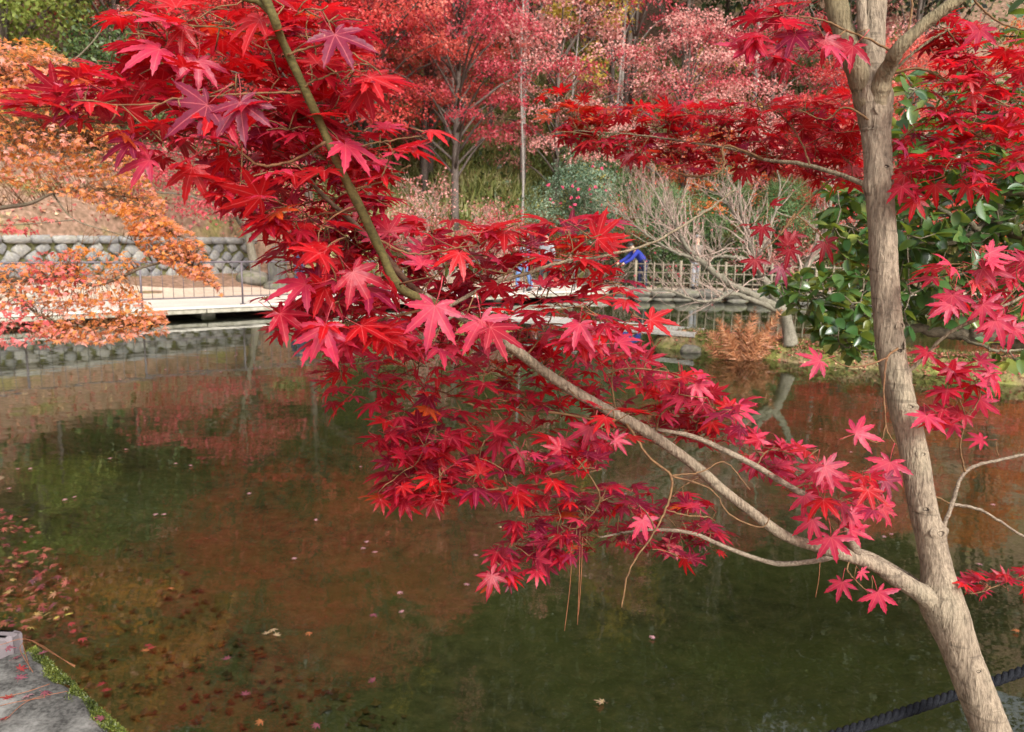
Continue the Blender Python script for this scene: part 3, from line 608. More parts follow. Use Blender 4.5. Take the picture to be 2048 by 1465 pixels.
mb = MB(); tube(mb, P[:, :3], P[:, 3], 44, 0, None, tdisp)
v = mb.v[0]; ctr = np.repeat(P[:, :3], 44, 0); dr = nrm(v - ctr)
for kp, ks, ka in knots:
    e = np.linalg.norm(v - kp, axis=1); v += dr * (ka * 0.028 * (np.exp(-(e / ks) ** 2) - 1.3 * np.exp(-(e / (ks * 0.45)) ** 2)))[:, None]
for kp, ks, ka in ((W(1866, 1205, T0), 0.045, 0.016), (W(1888, 1250, T0), 0.05, 0.008), (W(1722, 190, T0), 0.04, 0.008), (W(1768, 200, T0), 0.035, 0.008), (W(1738, 374, T0), 0.018, 0.007), (W(1806, 748, T0), 0.018, 0.007), (W(1880, 1062, T0), 0.016, 0.006)):
    e = np.linalg.norm(v - kp, axis=1); v += dr * (ka * np.exp(-(e / ks) ** 2))[:, None]     # collars where limbs leave
mb.v[0] = v; mb.build('trunk', M['bark'], MT)
M['knot'] = flat('knot_scar', (0.035, 0.024, 0.016), .95, .4, 60)
for i, (a, b, s_) in enumerate(((1757, 232, .013), (1735, 160, .010), (1760, 340, .008), (1792, 655, .010), (1808, 692, .012), (1786, 700, .009), (1866, 1063, .013), (1832, 905, .008), (1806, 815, .010), (1838, 1012, .009), (1733, 262, .008), (1776, 560, .006), (1752, 420, .006), (1936, 1330, .008))):
    j = int(np.argmin([abs(proj(p_)[1] - b) for p_ in P[:, :3]])); pc, rr = P[j, :3], P[j, 3]; lat = ((a - proj(pc)[0]) * D0 / F) / rr; lat = max(-.9, min(.9, lat))
    nn = nrm(RT * lat - FW * math.sqrt(1 - lat * lat)); ct = pc + nn * rr * 0.97; tx = nrm(np.cross(UP, nn)); ty = np.cross(nn, tx); an = np.linspace(0, 2 * math.pi, 14, endpoint=False); V = []
    for q_, h_ in ((1.7, -.2), (1.25, .16), (.95, .38), (.62, .34), (.35, .05), (.02, -.05)): V += [ct + s_ * (q_ * (1 + .12 * math.sin(3 * t_ + i)) * (math.cos(t_) * tx * 1.15 + math.sin(t_) * ty * .7) + h_ * .55 * nn) for t_ in an]
    k_ = np.arange(14)[None]; r_ = np.arange(5)[:, None] * 14; f_ = np.stack([r_ + k_, r_ + (k_ + 1) % 14, r_ + 14 + (k_ + 1) % 14, r_ + 14 + k_], -1); mb = MB(); mb.add(np.array(V), f_[:3].reshape(-1, 4)); mb.f.append((f_[3:].reshape(-1, 4), 1)); mb.build('knot', [M['bark'], M['knot']], MT)
PXS = []         # visible wood in px, depth, width
SK = []          # skeleton points (xyz, branch radius)
def limb(name, rows, mat, sides=10, n=None, part=True, wob=0.0, mbx=None):
    """rows of (px, py, depth, width px)"""
    if name == 'branchlet': rows = [(a, b, d, w_ * 0.7) for a, b, d, w_ in rows]
    elif rows[0][0] < 1240 or len(rows) > 15: rows = [(a, b, d, w_ * (0.84 if a < 1780 else 1)) for a, b, d, w_ in rows]
    q = [np.r_[W(a, b, d), w_ * d / F / 2] for a, b, d, w_ in rows]; n = n or max(8, len(rows) * 6); Q = smoothpath(q, n)
    Q[:, 3] = np.maximum(Q[:, 3], 0.0009)
    if wob: Q[1:-1, :3] += rng.normal(size=(n - 2, 3)) * wob
    if max(r_[3] for r_ in rows) > 7:
        for r_ in smoothpath(rows, n * 3): PXS.append(r_)
    dz = np.linspace(0, 1, n); Q[:, 3] *= 1 + 0.05 * np.sin(dz * 60) + 0.04 * np.sin(dz * 23 + 1)
    m_ = mbx or MB(); tube(m_, Q[:, :3], Q[:, 3], sides)
    for r_ in smoothpath(Q, n * 2): SK.append(r_[:4])
    if mbx is None: m_.build(name, mat, MT)
T_ = 1.6
limb('limb', [(1754, 330, T_ + .005, 36), (1748, 270, T_ + .002, 46), (1736, 205, T_, 50), (1715, 140, T_ - .01, 46), (1690, 70, T_ - .02, 44), (1672, 0, T_ - .02, 42), (1660, -110, T_, 38)], M['bark_stem'], 18)
limb('limb', [(1746, 200, T_ + .005, 36), (1742, 150, T_ - .01, 32), (1735, 100, T_ - .03, 24), (1725, 50, T_ - .05, 20), (1723, 0, T_ - .05, 19), (1722, -100, T_, 16)], M['bark'], 12)
limb('limb', [(1750, 330, T_ + .012, 30), (1748, 260, T_ + .004, 44), (1753, 205, T_ - .012, 46), (1764, 162, T_ - .036, 38), (1782, 125, T_ - .07, 30), (1800, 95, T_ - .10, 28), (1850, 48, T_ - .12, 25), (1915, 0, T_ - .14, 23), (2010, -70, T_ - .15, 20)], M['bark_stem'], 16)
limb('limb', [(1928, 1320, T_ + .012, 40), (1912, 1268, T_ + .004, 50), (1886, 1224, T_, 58), (1860, 1199, T_ - .008, 50), (1828, 1178, T_ - .025, 39), (1790, 1155, T_ - .04, 33), (1745, 1128, T_ - .05, 32), (1702, 1112, T_ - .06, 32), (1640, 1096, T_ - .08, 27), (1570, 1072, T_ - .10, 25), (1500, 1022, T_ - .12, 24),
    (1440, 976, T_ - .14, 24), (1390, 932, T_ - .16, 24), (1330, 888, T_ - .19, 26), (1270, 850, T_ - .22, 27), (1200, 812, T_ - .26, 27), (1140, 778, T_ - .30, 25), (1080, 738, T_ - .35, 24), (1020, 692, T_ - .40, 23), (950, 650, T_ - .46, 20), (885, 615, T_ - .52, 20), (848, 592, T_ - .56, 20)], M['bark'], 20, 170)
limb('limb', [(880, 612, T_ - .53, 19), (800, 576, 1.0, 23), (763, 505, .97, 22), (727, 430, .95, 22), (682, 340, .92, 21), (642, 250, .90, 20), (603, 165, .87, 20), (566, 85, .85, 20), (545, 30, .83, 22), (520, -30, .82, 21), (490, -110, .8, 20)], M['bark_olive'], 14, 100)
limb('limb', [(545, 30, .83, 18), (518, 4, .83, 18), (480, -8, .82, 16), (400, -60, .82, 12)], M['bark_olive'], 10)
limb('limb', [(885, 615, T_ - .52, 18), (820, 570, 1.12, 16), (760, 500, 1.15, 15), (700, 440, 1.16, 13), (640, 385, 1.15, 10), (600, 330, 1.12, 7)], M['twig_dark'], 8)
limb('limb', [(1713, 1108, T_ - .06, 20), (1690, 1055, T_ - .09, 15), (1640, 1010, T_ - .12, 14), (1560, 962, T_ - .15, 13), (1510, 932, T_ - .17, 12), (1440, 897, T_ - .2, 12), (1380, 872, T_ - .2, 10), (1305, 858, T_ - .2, 7)], M['bark_limb'], 8)
limb('limb', [(1870, 1195, T_ + .03, 22), (1830, 1165, T_ + .04, 18), (1780, 1133, T_ + .05, 17), (1725, 1106, T_ + .05, 15), (1690, 1106, T_ + .04, 13), (1638, 1121, T_, 11), (1560, 1128, T_ - .03, 10), (1500, 1113, T_ - .05, 9), (1440, 1090, T_ - .06, 9), (1380, 1066, T_ - .07, 8), (1290, 1060, T_ - .08, 6), (1200, 1075, T_ - .1, 4)], M['bark_limb'], 8)
def tw(rows, sides=6): limb('branchlet', rows, M['twig'] if max(r_[3] for r_ in rows) < 9.5 else M['bark_limb' if rows[0][0] > 1830 else 'bark_stem'], sides, wob=0.0006)
tw([(890, 618, 1.08, 14), (940, 590, 1.09, 12), (985, 568, 1.1, 11), (1050, 548, 1.1, 10), (1130, 523, 1.11, 10), (1200, 514, 1.12, 8), (1300, 488, 1.13, 8), (1390, 437, 1.14, 7), (1440, 402, 1.15, 6), (1470, 379, 1.15, 5)])
tw([(602, 185, .875, 8), (540, 186, .87, 6), (460, 190, .86, 6), (376, 197, .85, 5), (290, 208, .84, 5), (170, 212, .84, 4), (60, 214, .84, 3)])
tw([(650, 285, .90, 9), (590, 320, .93, 8), (523, 332, .93, 8), (472, 300, .92, 8), (445, 290, .92, 7), (325, 263, .9, 6), (219, 245, .9, 5), (123, 232, .9, 3)])
tw([(470, 298, .92, 5), (500, 255, .93, 5), (535, 208, .93, 4)])
tw([(560, 80, .85, 7), (470, 60, .86, 5), (380, 50, .87, 5), (300, 40, .88, 3)])
tw([(575, 110, .85, 7), (640, 90, .84, 5), (690, 100, .84, 4), (740, 130, .84, 3)])
tw([(605, 175, .87, 6), (660, 150, .86, 5), (710, 140, .86, 3)])
tw([(665, 305, .91, 7), (730, 290, .92, 5), (790, 280, .93, 4), (860, 270, .93, 3)])
tw([(745, 470, .96, 8), (790, 497, .97, 7), (834, 509, .98, 6), (890, 500, 1.0, 4), (960, 490, 1.0, 3)])
tw([(700, 380, .93, 6), (760, 365, .95, 5), (820, 330, .96, 3)])
tw([(720, 420, .95, 7), (640, 430, .98, 6), (560, 440, 1.0, 5), (490, 420, 1.0, 3)])
tw([(790, 560, 1.0, 8), (700, 575, 1.0, 6), (620, 560, 1.0, 5), (550, 530, 1.0, 3)])
tw([(870, 612, 1.06, 9), (760, 640, 1.05, 8), (690, 650, 1.04, 7), (620, 680, 1.03, 5), (545, 655, 1.03, 3)])
tw([(950, 652, 1.15, 8), (930, 632, 1.1, 9), (900, 636, 1.06, 10), (840, 690, 1.1, 6), (760, 720, 1.15, 5), (680, 730, 1.2, 3)])
tw([(1285, 860, 1.39, 9), (1137, 830, 1.36, 8), (1040, 820, 1.35, 8), (959, 815, 1.34, 7), (900, 790, 1.33, 6), (830, 765, 1.32, 5), (770, 742, 1.32, 3)])
tw([(959, 815, 1.34, 7), (942, 853, 1.35, 6), (870, 865, 1.35, 5), (800, 890, 1.35, 4)])
tw([(830, 765, 1.32, 6), (790, 778, 1.32, 5), (740, 770, 1.32, 4), (690, 775, 1.3, 3)])
tw([(1236, 838, 1.36, 8), (1190, 860, 1.33, 7), (1178, 890, 1.32, 6), (1165, 930, 1.31, 7), (1113, 958, 1.3, 7), (1044, 974, 1.3, 6), (960, 980, 1.3, 5), (908, 981, 1.3, 4), (868, 977, 1.3, 4), (820, 960, 1.3, 2)])
tw([(1165, 930, 1.31, 5), (1200, 1000, 1.36, 5), (1150, 1060, 1.4, 4), (1080, 1100, 1.42, 3), (1020, 1150, 1.43, 2)])
tw([(1245, 834, 1.37, 9), (1275, 882, 1.35, 7), (1300, 917, 1.34, 7), (1341, 952, 1.33, 8), (1338, 1000, 1.33, 7), (1310, 1062, 1.32, 6), (1260, 1138, 1.31, 5), (1243, 1215, 1.31, 5)])
tw([(1341, 952, 1.33, 6), (1420, 978, 1.34, 5), (1460, 1030, 1.34, 5), (1520, 1055, 1.34, 4), (1540, 1035, 1.34, 3)])
tw([(1341, 952, 1.33, 5), (1400, 945, 1.36, 4), (1450, 925, 1.38, 4), (1500, 980, 1.38, 3)])
tw([(1330, 1020, 1.33, 4), (1370, 1030, 1.34, 4), (1420, 1035, 1.36, 3)])
tw([(1235, 835, 1.36, 7), (1225, 780, 1.34, 6), (1235, 740, 1.33, 5), (1330, 745, 1.33, 4), (1400, 780, 1.33, 3)])
tw([(1310, 870, 1.4, 6), (1330, 820, 1.38, 5), (1400, 810, 1.37, 5), (1460, 830, 1.37, 3)])
tw([(1110, 760, 1.28, 7), (1160, 700, 1.24, 6), (1150, 650, 1.22, 7), (1170, 640, 1.22, 6), (1290, 652, 1.22, 5), (1320, 640, 1.22, 3)])
tw([(1050, 715, 1.23, 6), (1090, 660, 1.2, 5), (1110, 610, 1.18, 3)])
tw([(1510, 935, 1.43, 6), (1540, 900, 1.43, 4), (1600, 915, 1.44, 3)])
tw([(1580, 975, 1.46, 5), (1660, 960, 1.46, 4), (1740, 940, 1.46, 3)])
tw([(1680, 1045, 1.5, 5), (1640, 1000, 1.48, 4), (1690, 1000, 1.47, 4), (1760, 985, 1.46, 3)])
tw([(1700, 1115, 1.54, 6), (1695, 1140, 1.52, 4), (1715, 1165, 1.51, 4), (1740, 1190, 1.5, 3)])
# right of the trunk
tw([(1885, 1060, 1.6, 14), (1905, 1005, 1.61, 13), (1930, 945, 1.62, 10), (1990, 922, 1.63, 9), (2080, 905, 1.64, 7)])
tw([(1903, 1008, 1.61, 10), (1960, 1020, 1.6, 9), (2010, 1050, 1.6, 8), (2090, 1100, 1.6, 6)])
tw([(1855, 985, 1.6, 5), (1885, 1000, 1.61, 4), (1905, 1010, 1.61, 4)])
tw([(1812, 745, 1.6, 14), (1850, 715, 1.58, 11), (1890, 672, 1.55, 10), (1960, 634, 1.52, 10), (2050, 592, 1.5, 9), (2120, 560, 1.5, 6)])
tw([(1795, 697, 1.56, 6), (1775, 716, 1.54, 6), (1768, 765, 1.53, 5), (1772, 850, 1.52, 4), (1790, 890, 1.52, 3)])
tw([(1775, 716, 1.54, 5), (1730, 732, 1.52, 5), (1690, 732, 1.5, 4), (1655, 712, 1.49, 3)])
tw([(1772, 850, 1.52, 4), (1758, 885, 1.52, 4), (1720, 870, 1.52, 3)])
tw([(1738, 372, 1.6, 18), (1680, 350, 1.65, 15), (1600, 328, 1.72, 13), (1530, 320, 1.78, 11), (1470, 300, 1.82, 8), (1380, 285, 1.86, 6), (1270, 270, 1.9, 5), (1150, 262, 1.92, 3)])
tw([(1530, 320, 1.78, 8), (1450, 292, 1.8, 7), (1448, 330, 1.78, 7), (1430, 348, 1.77, 7), (1385, 353, 1.77, 7), (1345, 342, 1.78, 5), (1300, 320, 1.8, 3)])
tw([(1620, 332, 1.7, 7), (1600, 280, 1.74, 5), (1560, 230, 1.78, 4), (1500, 210, 1.8, 3)])
tw([(1590, 428, 1.7, 6), (1560, 470, 1.7, 5), (1620, 400, 1.72, 6), (1660, 360, 1.68, 6)])
tw([(1560, 470, 1.7, 4), (1530, 500, 1.7, 3)]); tw([(1590, 428, 1.7, 4), (1640, 470, 1.7, 3), (1655, 490, 1.7, 2)])
tw([(1738, 240, 1.58, 8), (1690, 215, 1.6, 6), (1650, 240, 1.62, 4), (1600, 220, 1.64, 3)])
tw([(1790, 108, 1.52, 8), (1740, 80, 1.5, 6), (1690, 60, 1.48, 6), (1640, 40, 1.47, 5), (1560, 30, 1.46, 3)])
tw([(1690, 62, 1.48, 5), (1640, 100, 1.48, 4), (1560, 95, 1.48, 3)])
tw([(1770, 160, 1.55, 10), (1820, 112, 1.52, 8), (1870, 75, 1.5, 7), (1905, 58, 1.49, 4)])
tw([(1775, 150, 1.55, 9), (1840, 138, 1.52, 7), (1900, 165, 1.5, 6), (1970, 192, 1.49, 5), (2060, 232, 1.48, 4)])
tw([(1895, 60, 1.49, 5), (1940, 120, 1.49, 4), (1990, 170, 1.48, 3)])
tw([(1940, -10, 1.48, 7), (1990, 40, 1.46, 6), (2050, 62, 1.45, 5), (2120, 90, 1.45, 3)])
tw([(1785, 290, 1.58, 8), (1840, 250, 1.56, 7), (1895, 233, 1.55, 5), (1950, 268, 1.54, 4), (2010, 300, 1.53, 3)])
tw([(1788, 338, 1.58, 6), (1860, 333, 1.56, 5), (1930, 340, 1.55, 3)])
tw([(1815, 75, 1.5, 7), (1822, 30, 1.5, 6), (1828, -40, 1.5, 5)])
tw([(1960, 634, 1.52, 6), (1930, 600, 1.5, 5), (1900, 570, 1.49, 3)]); tw([(2000, 612, 1.5, 5), (2040, 570, 1.5, 3)])
tw([(1930, 945, 1.62, 6), (1920, 890, 1.6, 5), (1930, 830, 1.58, 4), (1900, 770, 1.57, 3)]); tw([(1925, 850, 1.58, 4), (1960, 790, 1.57, 3), (1940, 720, 1.56, 2)])
tw([(2110, 1140, 1.6, 6), (2040, 1155, 1.58, 4), (1960, 1185, 1.57, 3), (1930, 1186, 1.57, 2)]); tw([(2090, 1100, 1.6, 6), (2110, 1140, 1.6, 6)])

# leaf clusters: outline in px, depth range, number, leaf length, how far faces turn to the viewer, palette weights
SC, CR, MA, PI, OR, DK = (0.54, 0.007, 0.011), (0.43, 0.009, 0.030), (0.20, 0.009, 0.038), (0.56, 0.035, 0.075), (0.58, 0.085, 0.008), (0.30, 0.006, 0.015)  # PI paints the pink of skylit upper sides into the leaf colour
PAL = [SC, CR, MA, PI, OR, DK]
REG = [
 ([(230,10),(330,-25),(600,0),(690,20),(760,140),(800,185),(720,200),(700,250),(840,258),(905,265),(830,305),(740,330),(800,350),(770,420),(790,480),(690,520),(560,500),(520,460),(430,400),(400,340),(260,310),(210,235),(140,235),(150,160),(240,80)], .84, 1.08, 190, .064, .04, (.38,.26,.14,.2,.02,.0)),
 ([(30,190),(160,150),(240,210),(130,240),(0,245)], .80, .88, 10, .055, .1, (.3,.2,.4,.1,.0,.0)),
 ([(400,270),(700,250),(780,420),(790,520),(560,500),(430,400)], .92, 1.1, 55, .06, .2, (.2,.4,.2,.2,.0,.0)),
 ([(530,520),(600,450),(800,440),(1000,440),(1240,440),(1240,480),(1230,540),(1290,600),(1330,640),(1240,690),(1000,700),(700,700),(600,690),(515,640),(530,590),(610,585)], .98, 1.2, 150, .062, .06, (.34,.32,.08,.24,.02,.0)),
 ([(600,560),(1010,560),(1000,680),(620,690)], .95, 1.05, 34, .066, .35, (.1,.4,.1,.4,.0,.0)),
 ([(620,690),(1000,680),(1290,690),(1400,770),(1480,810),(1500,870),(1250,880),(1180,950),(1050,1000),(900,1000),(790,1025),(755,1000),(790,920),(730,890),(780,850),(700,830),(630,790)], 1.22, 1.46, 205, .058, .14, (.26,.4,.12,.1,.01,.11)),
 ([(730,850),(900,850),(930,980),(780,1010)], 1.28, 1.38, 36, .06, .3, (.1,.5,.2,.05,.0,.15)),
 ([(970,1185),(1000,1080),(1050,1000),(1200,960),(1400,990),(1460,1060),(1450,1110),(1370,1120),(1250,1090),(1150,1110),(1060,1150)], 1.36, 1.5, 92, .054, .25, (.08,.3,.5,.06,.01,.05)),
 ([(1220,700),(1380,740),(1480,800),(1500,860),(1640,910),(1760,960),(1790,1000),(1740,1030),(1650,1010),(1560,960),(1420,900),(1300,840)], 1.33, 1.48, 78, .056, .42, (.14,.2,.06,.6,.0,.0)),
 ([(1100,270),(1150,225),(1250,212),(1400,205),(1500,190),(1600,205),(1700,170),(1735,200),(1720,375),(1640,368),(1560,335),(1480,352),(1380,345),(1280,315),(1190,300),(1140,295)], 1.72, 1.98, 215, .064, .14, (.5,.32,.08,.08,.02,.0)),
 ([(1085,175),(1180,190),(1250,230),(1180,270),(1090,240)], 1.85, 1.95, 16, .055, .1, (.2,.0,.0,.0,.8,.0)),
 ([(1470,30),(1540,0),(1720,0),(1705,110),(1570,140),(1485,110)], 1.44, 1.52, 22, .07, .3, (.2,.4,.2,.2,.0,.0)),
 ([(1840,60),(1900,20),(1980,60),(2070,100),(2070,330),(1960,385),(1900,330),(1830,390),(1795,370),(1795,290),(1850,230),(1860,140)], 1.44, 1.6, 112, .062, .22, (.42,.32,.04,.22,.0,.0)),
 ([(1845,540),(1900,520),(2070,480),(2070,660),(1960,640),(1890,610)], 1.46, 1.54, 22, .066, .45, (.1,.15,.0,.75,.0,.0)),
 ([(1860,710),(1950,700),(2000,740),(1990,830),(1990,890),(1880,890),(1850,830),(1890,760)], 1.54, 1.62, 17, .062, .4, (.1,.3,.1,.5,.0,.0)),
 ([(1915,1165),(2060,1130),(2070,1180),(1930,1195)], 1.56, 1.6, 8, .05, .2, (.3,.4,.0,.3,.0,.0)),
]
# leaves set by hand: px, py (blade base), depth, length, direction of the middle lobe in the picture (deg, 0 right, 90 down), facing, colour
HAND = [(870,612,.93,.085,100,.85,PI),(962,640,.97,.075,75,.8,PI),(650,655,.95,.075,110,.8,PI),(560,628,.96,.07,30,.5,CR),(705,545,.96,.08,55,.7,CR),(650,575,.97,.07,150,.6,SC),(480,205,.85,.075,80,.8,MA),(415,210,.85,.085,140,.7,MA),(385,335,.86,.06,110,.8,SC),
 (265,285,.86,.055,150,.6,MA),(300,320,.88,.055,160,.7,PI),(740,155,.84,.065,20,.4,SC),(670,70,.84,.075,60,.6,MA),(520,40,.85,.07,150,.5,SC),(860,262,.93,.055,5,.2,SC),(690,290,.9,.08,40,.5,PI),(1195,478,1.1,.075,-40,.5,SC),(1160,520,1.1,.07,10,.2,SC),
 (1180,855,1.31,.075,110,.9,PI),(1040,905,1.32,.055,120,.7,PI),(1130,880,1.33,.06,100,.7,PI),(1390,770,1.33,.06,30,.6,PI),(1285,1040,1.32,.05,75,.8,PI),(1300,640,1.2,.06,10,.6,SC),(1185,665,1.2,.07,50,.7,PI),(1230,880,1.33,.05,10,.6,PI),
 (1712,868,1.5,.068,-25,.85,PI),(1780,925,1.5,.075,110,.85,PI),(1735,740,1.49,.001,0,.5,PI),(1640,722,1.48,.062,170,.8,PI),(1610,990,1.46,.055,95,.8,PI),(1625,1040,1.46,.06,110,.8,PI),(1700,1030,1.46,.06,45,.8,PI),(1662,1075,1.45,.072,80,.95,PI),(1700,1060,1.46,.06,-10,.8,PI),
 (1755,1185,1.49,.066,70,.95,PI),(1685,1165,1.5,.055,110,.8,PI),(1722,1143,1.51,.03,50,.7,PI),(1650,940,1.45,.06,60,.8,PI),(1590,900,1.45,.05,-10,.6,PI),(1500,880,1.43,.05,-30,.6,PI),(1770,960,1.46,.055,40,.7,MA),(1765,1018,1.46,.045,70,.6,CR),
 (1575,490,1.7,.05,-100,.5,DK),(1580,500,1.7,.055,110,.5,DK),(1648,485,1.7,.062,60,.7,DK),(1525,455,1.7,.05,100,.5,DK),(1585,470,1.7,.05,90,.8,DK),(1510,520,1.7,.055,95,.8,DK),(1560,535,1.7,.055,65,.6,MA),(1495,450,1.7,.035,170,.3,DK),(1545,410,1.7,.04,-60,.2,DK),
 (1905,590,1.48,.07,100,.9,PI),(1965,610,1.49,.065,45,.8,PI),(1900,610,1.48,.06,150,.7,PI),(1990,640,1.5,.07,70,.9,PI),(1950,560,1.5,.06,30,.6,SC),(2025,655,1.5,.06,60,.8,PI),(1905,730,1.55,.055,70,.7,PI),(1975,745,1.56,.055,30,.7,PI),(1960,800,1.57,.06,80,.9,PI),
 (1890,780,1.57,.05,130,.7,CR),(1930,830,1.58,.05,150,.7,CR),(1855,705,1.55,.05,150,.5,CR),(1590,70,1.46,.075,110,.7,MA),(1560,100,1.47,.06,120,.6,CR),(1510,90,1.47,.065,150,.6,PI),(1650,80,1.47,.06,60,.6,CR),(1960,60,1.47,.06,100,.8,PI),(1830,400,1.55,.055,110,.8,SC),(1870,370,1.55,.06,90,.8,SC),(1935,365,1.55,.06,80,.9,SC),(1810,350,1.56,.06,100,.7,SC)]
SKA = np.array(SK); PXA = np.array(PXS)
LV = []          # pos, tip dir, normal, size, colour, petiole end
def col_of(wts):
    c = np.array(PAL[rng.choice(6, p=np.array(wts) / sum(wts))]); return np.clip(c * rng.uniform(0.6, 1.2), 0, 0.8)
tgt = []
for poly, d0, d1, n, sz, face, wts in REG:
    pts2 = samplepoly(poly, n)
    big = face >= .3; pts2 = samplepoly(poly, int(n * (1.3 if big else 2.5)))
    for a, b in pts2:
        d = rng.uniform(d0, d1); e = np.hypot(PXA[:, 0] - a, PXA[:, 1] - b); lp = sz * 0.75 * F / d; near = e < lp + PXA[:, 3] / 2
        if near.any() and rng.random() < 0.88: d = max(d, PXA[near, 2].max() + rng.uniform(0.03, 0.10))
        p = W(a, b, d); tgt.append((p, None, face if big else face * 0.5, sz * (0.74 if big else 0.62) * rng.uniform(0.7, 1.3), col_of(wts)))
for a, b, d, sz, ang, face, colr in HAND:
    if sz < 0.01: continue
    sz *= 0.72 if a < 1260 else 0.84
    tgt.append((W(a, b, d), ang, face, sz, np.clip(np.array(colr) * rng.uniform(0.9, 1.1), 0, 0.8)))
TP = np.array([t_[0] for t_ in tgt])
# petiole ends grow a fine twig system: each leaf joins the nearest wood
nd = list(SKA[:, :3]); ndr = list(SKA[:, 3])
dist0 = np.array([np.min(np.linalg.norm(SKA[:, :3] - p, axis=1)) for p in TP]); order = np.argsort(dist0)
FT = MB(); NA = np.array(nd); NR = np.array(ndr)
for k in order:
    p, ang, face, sz, colr = tgt[k]
    e = NA - p; dd = np.linalg.norm(e, axis=1) + np.where(e[:, 2] > 0.05, 0.02, 0); j = int(np.argmin(dd)); root = NA[j]
    away = p - root; L = np.linalg.norm(away)
    if ang is None:
        h = away.copy(); h[2] *= 0.4
        tip = nrm(nrm(h) * 0.8 + rng.normal(size=3) * np.array([0.8, 0.55, 0.12]) + np.array([0, -0.25 * face, -0.10 - 0.3 * face]))
        if rng.random() < 0.25: tip = nrm(tip + np.array([0, 0, 0.25]))
    else:
        a = math.radians(ang); v2 = RT * math.cos(a) - UP * math.sin(a); tip = nrm(v2 + FW * rng.uniform(-0.5, 0.1) * (1.2 - face))
    toc = nrm(CAM - p)
    nz = nrm(np.array([0, 0, 1.0]) * (1 - face) + (toc + np.array([0, 0, 0.35])) * face * 1.15 + rng.normal(size=3) * ((0.17 if face < .2 else 0.24) if ang is None else 0.12))
    if ang is None and rng.random() < 0.1: nz = nrm(nz + rng.normal(size=3) * 0.6)
    z_ = nrm(nz - tip * (nz @ tip)); x_ = np.cross(tip, z_)
    pe = p - tip * 0.62 * sz + z_ * 0.06 * sz
    g = pe - root; gl_ = np.linalg.norm(g)
    if gl_ > 0.006:
        m_ = max(3, min(8, int(gl_ / 0.02) + 2)); s = np.linspace(0, 1, m_)
        cur = root + g * s[:, None] + (np.sin(s * math.pi) * gl_ * 0.10)[:, None] * nrm(rng.normal(size=3) + np.array([0, 0, 0.6]))
        r0 = min(0.0014, NR[j] * 0.9 + 0.0002) if gl_ > 0.05 else 0.00095
        tube(FT, cur, np.linspace(r0, 0.0008, m_), 4)
        if gl_ > 0.03:
            NA = np.vstack([NA, cur[1:]]); NR = np.r_[NR, np.full(m_ - 1, 0.0011)]
    LV.append((p, tip, z_, x_, sz, colr, rng.integers(14), ang is not None))
FT.build('twigs', M['twig'], MT, kind='stuff')
scr = []
for i, (p, tip, z_, x_, sz, colr, v_, hnd) in enumerate(LV):
    px, py, d = proj(p); vis = -40 < px < 2090 and -40 < py < 1500
    scr.append((sz / d) * (0.35 + abs(z_ @ nrm(CAM - p))) * (1 if vis else 0.2) + (1 if hnd else 0))
top = set(np.argsort(scr)[::-1][:300])
mb = MB()
for i, (p, tip, z_, x_, sz, colr, v_, hnd) in enumerate(LV):
    if i in top: inst('leaf', LM[v_], MT, mat4(p, x_, tip, z_, sz), colr)
    else:
        V, Fs, ve = LEAF[v_]; mb.add(p + sz * (V[:, 0:1] * x_ + V[:, 1:2] * tip + V[:, 2:3] * z_), Fs, 0, colr[None], ve)
o = mb.build('foliage', M['maple_attr'], MT, attrs=True, kind='stuff')
# ------------------------------------------------------------------ leaf templates for farther plants
SIMPLE = [mapleleaf(300 + i, False, False) for i in range(5)]
FAR_V = np.array([(0, -0.1, 0), (-0.5, 0.15, 0.06), (-0.2, 0.42, 0), (-0.03, 1, -0.1), (0.18, 0.42, 0), (0.5, 0.2, 0.06)]); FAR_F = [np.array([[0, 2, 1], [0, 3, 2], [0, 4, 3], [0, 5, 4]])]
KI_V = np.array([(0, -0.05, 0), (-0.42, 0.38, 0.06), (-0.02, 1, -0.08), (0.36, 0.3, 0.06)]); KI_F = [np.array([[0, 2, 1], [0, 3, 2]])]
OV_V = np.array([(0, 0, 0), (-0.22, 0.3, 0.04), (-0.2, 0.65, 0.03), (0, 1, -0.05), (0.2, 0.65, 0.03), (0.22, 0.3, 0.04), (0, 0.5, -0.02)])
OV_F = [np.array([[0, 6, 1], [1, 6, 2], [2, 6, 3], [3, 6, 4], [4, 6, 5], [5, 6, 0]])]
DI_V = np.array([(0, 0, 0), (-0.28, 0.5, 0.05), (0, 1, -0.04), (0.28, 0.5, 0.05)]); DI_F = [np.array([[0, 3, 2, 1]])]
NE_V = np.array([(-0.035, 0, 0), (0.035, 0, 0), (0, 1, 0)]); NE_F = [np.array([[0, 1, 2]])]
def px2(px, d, y=None): return (px - CX) / F * d

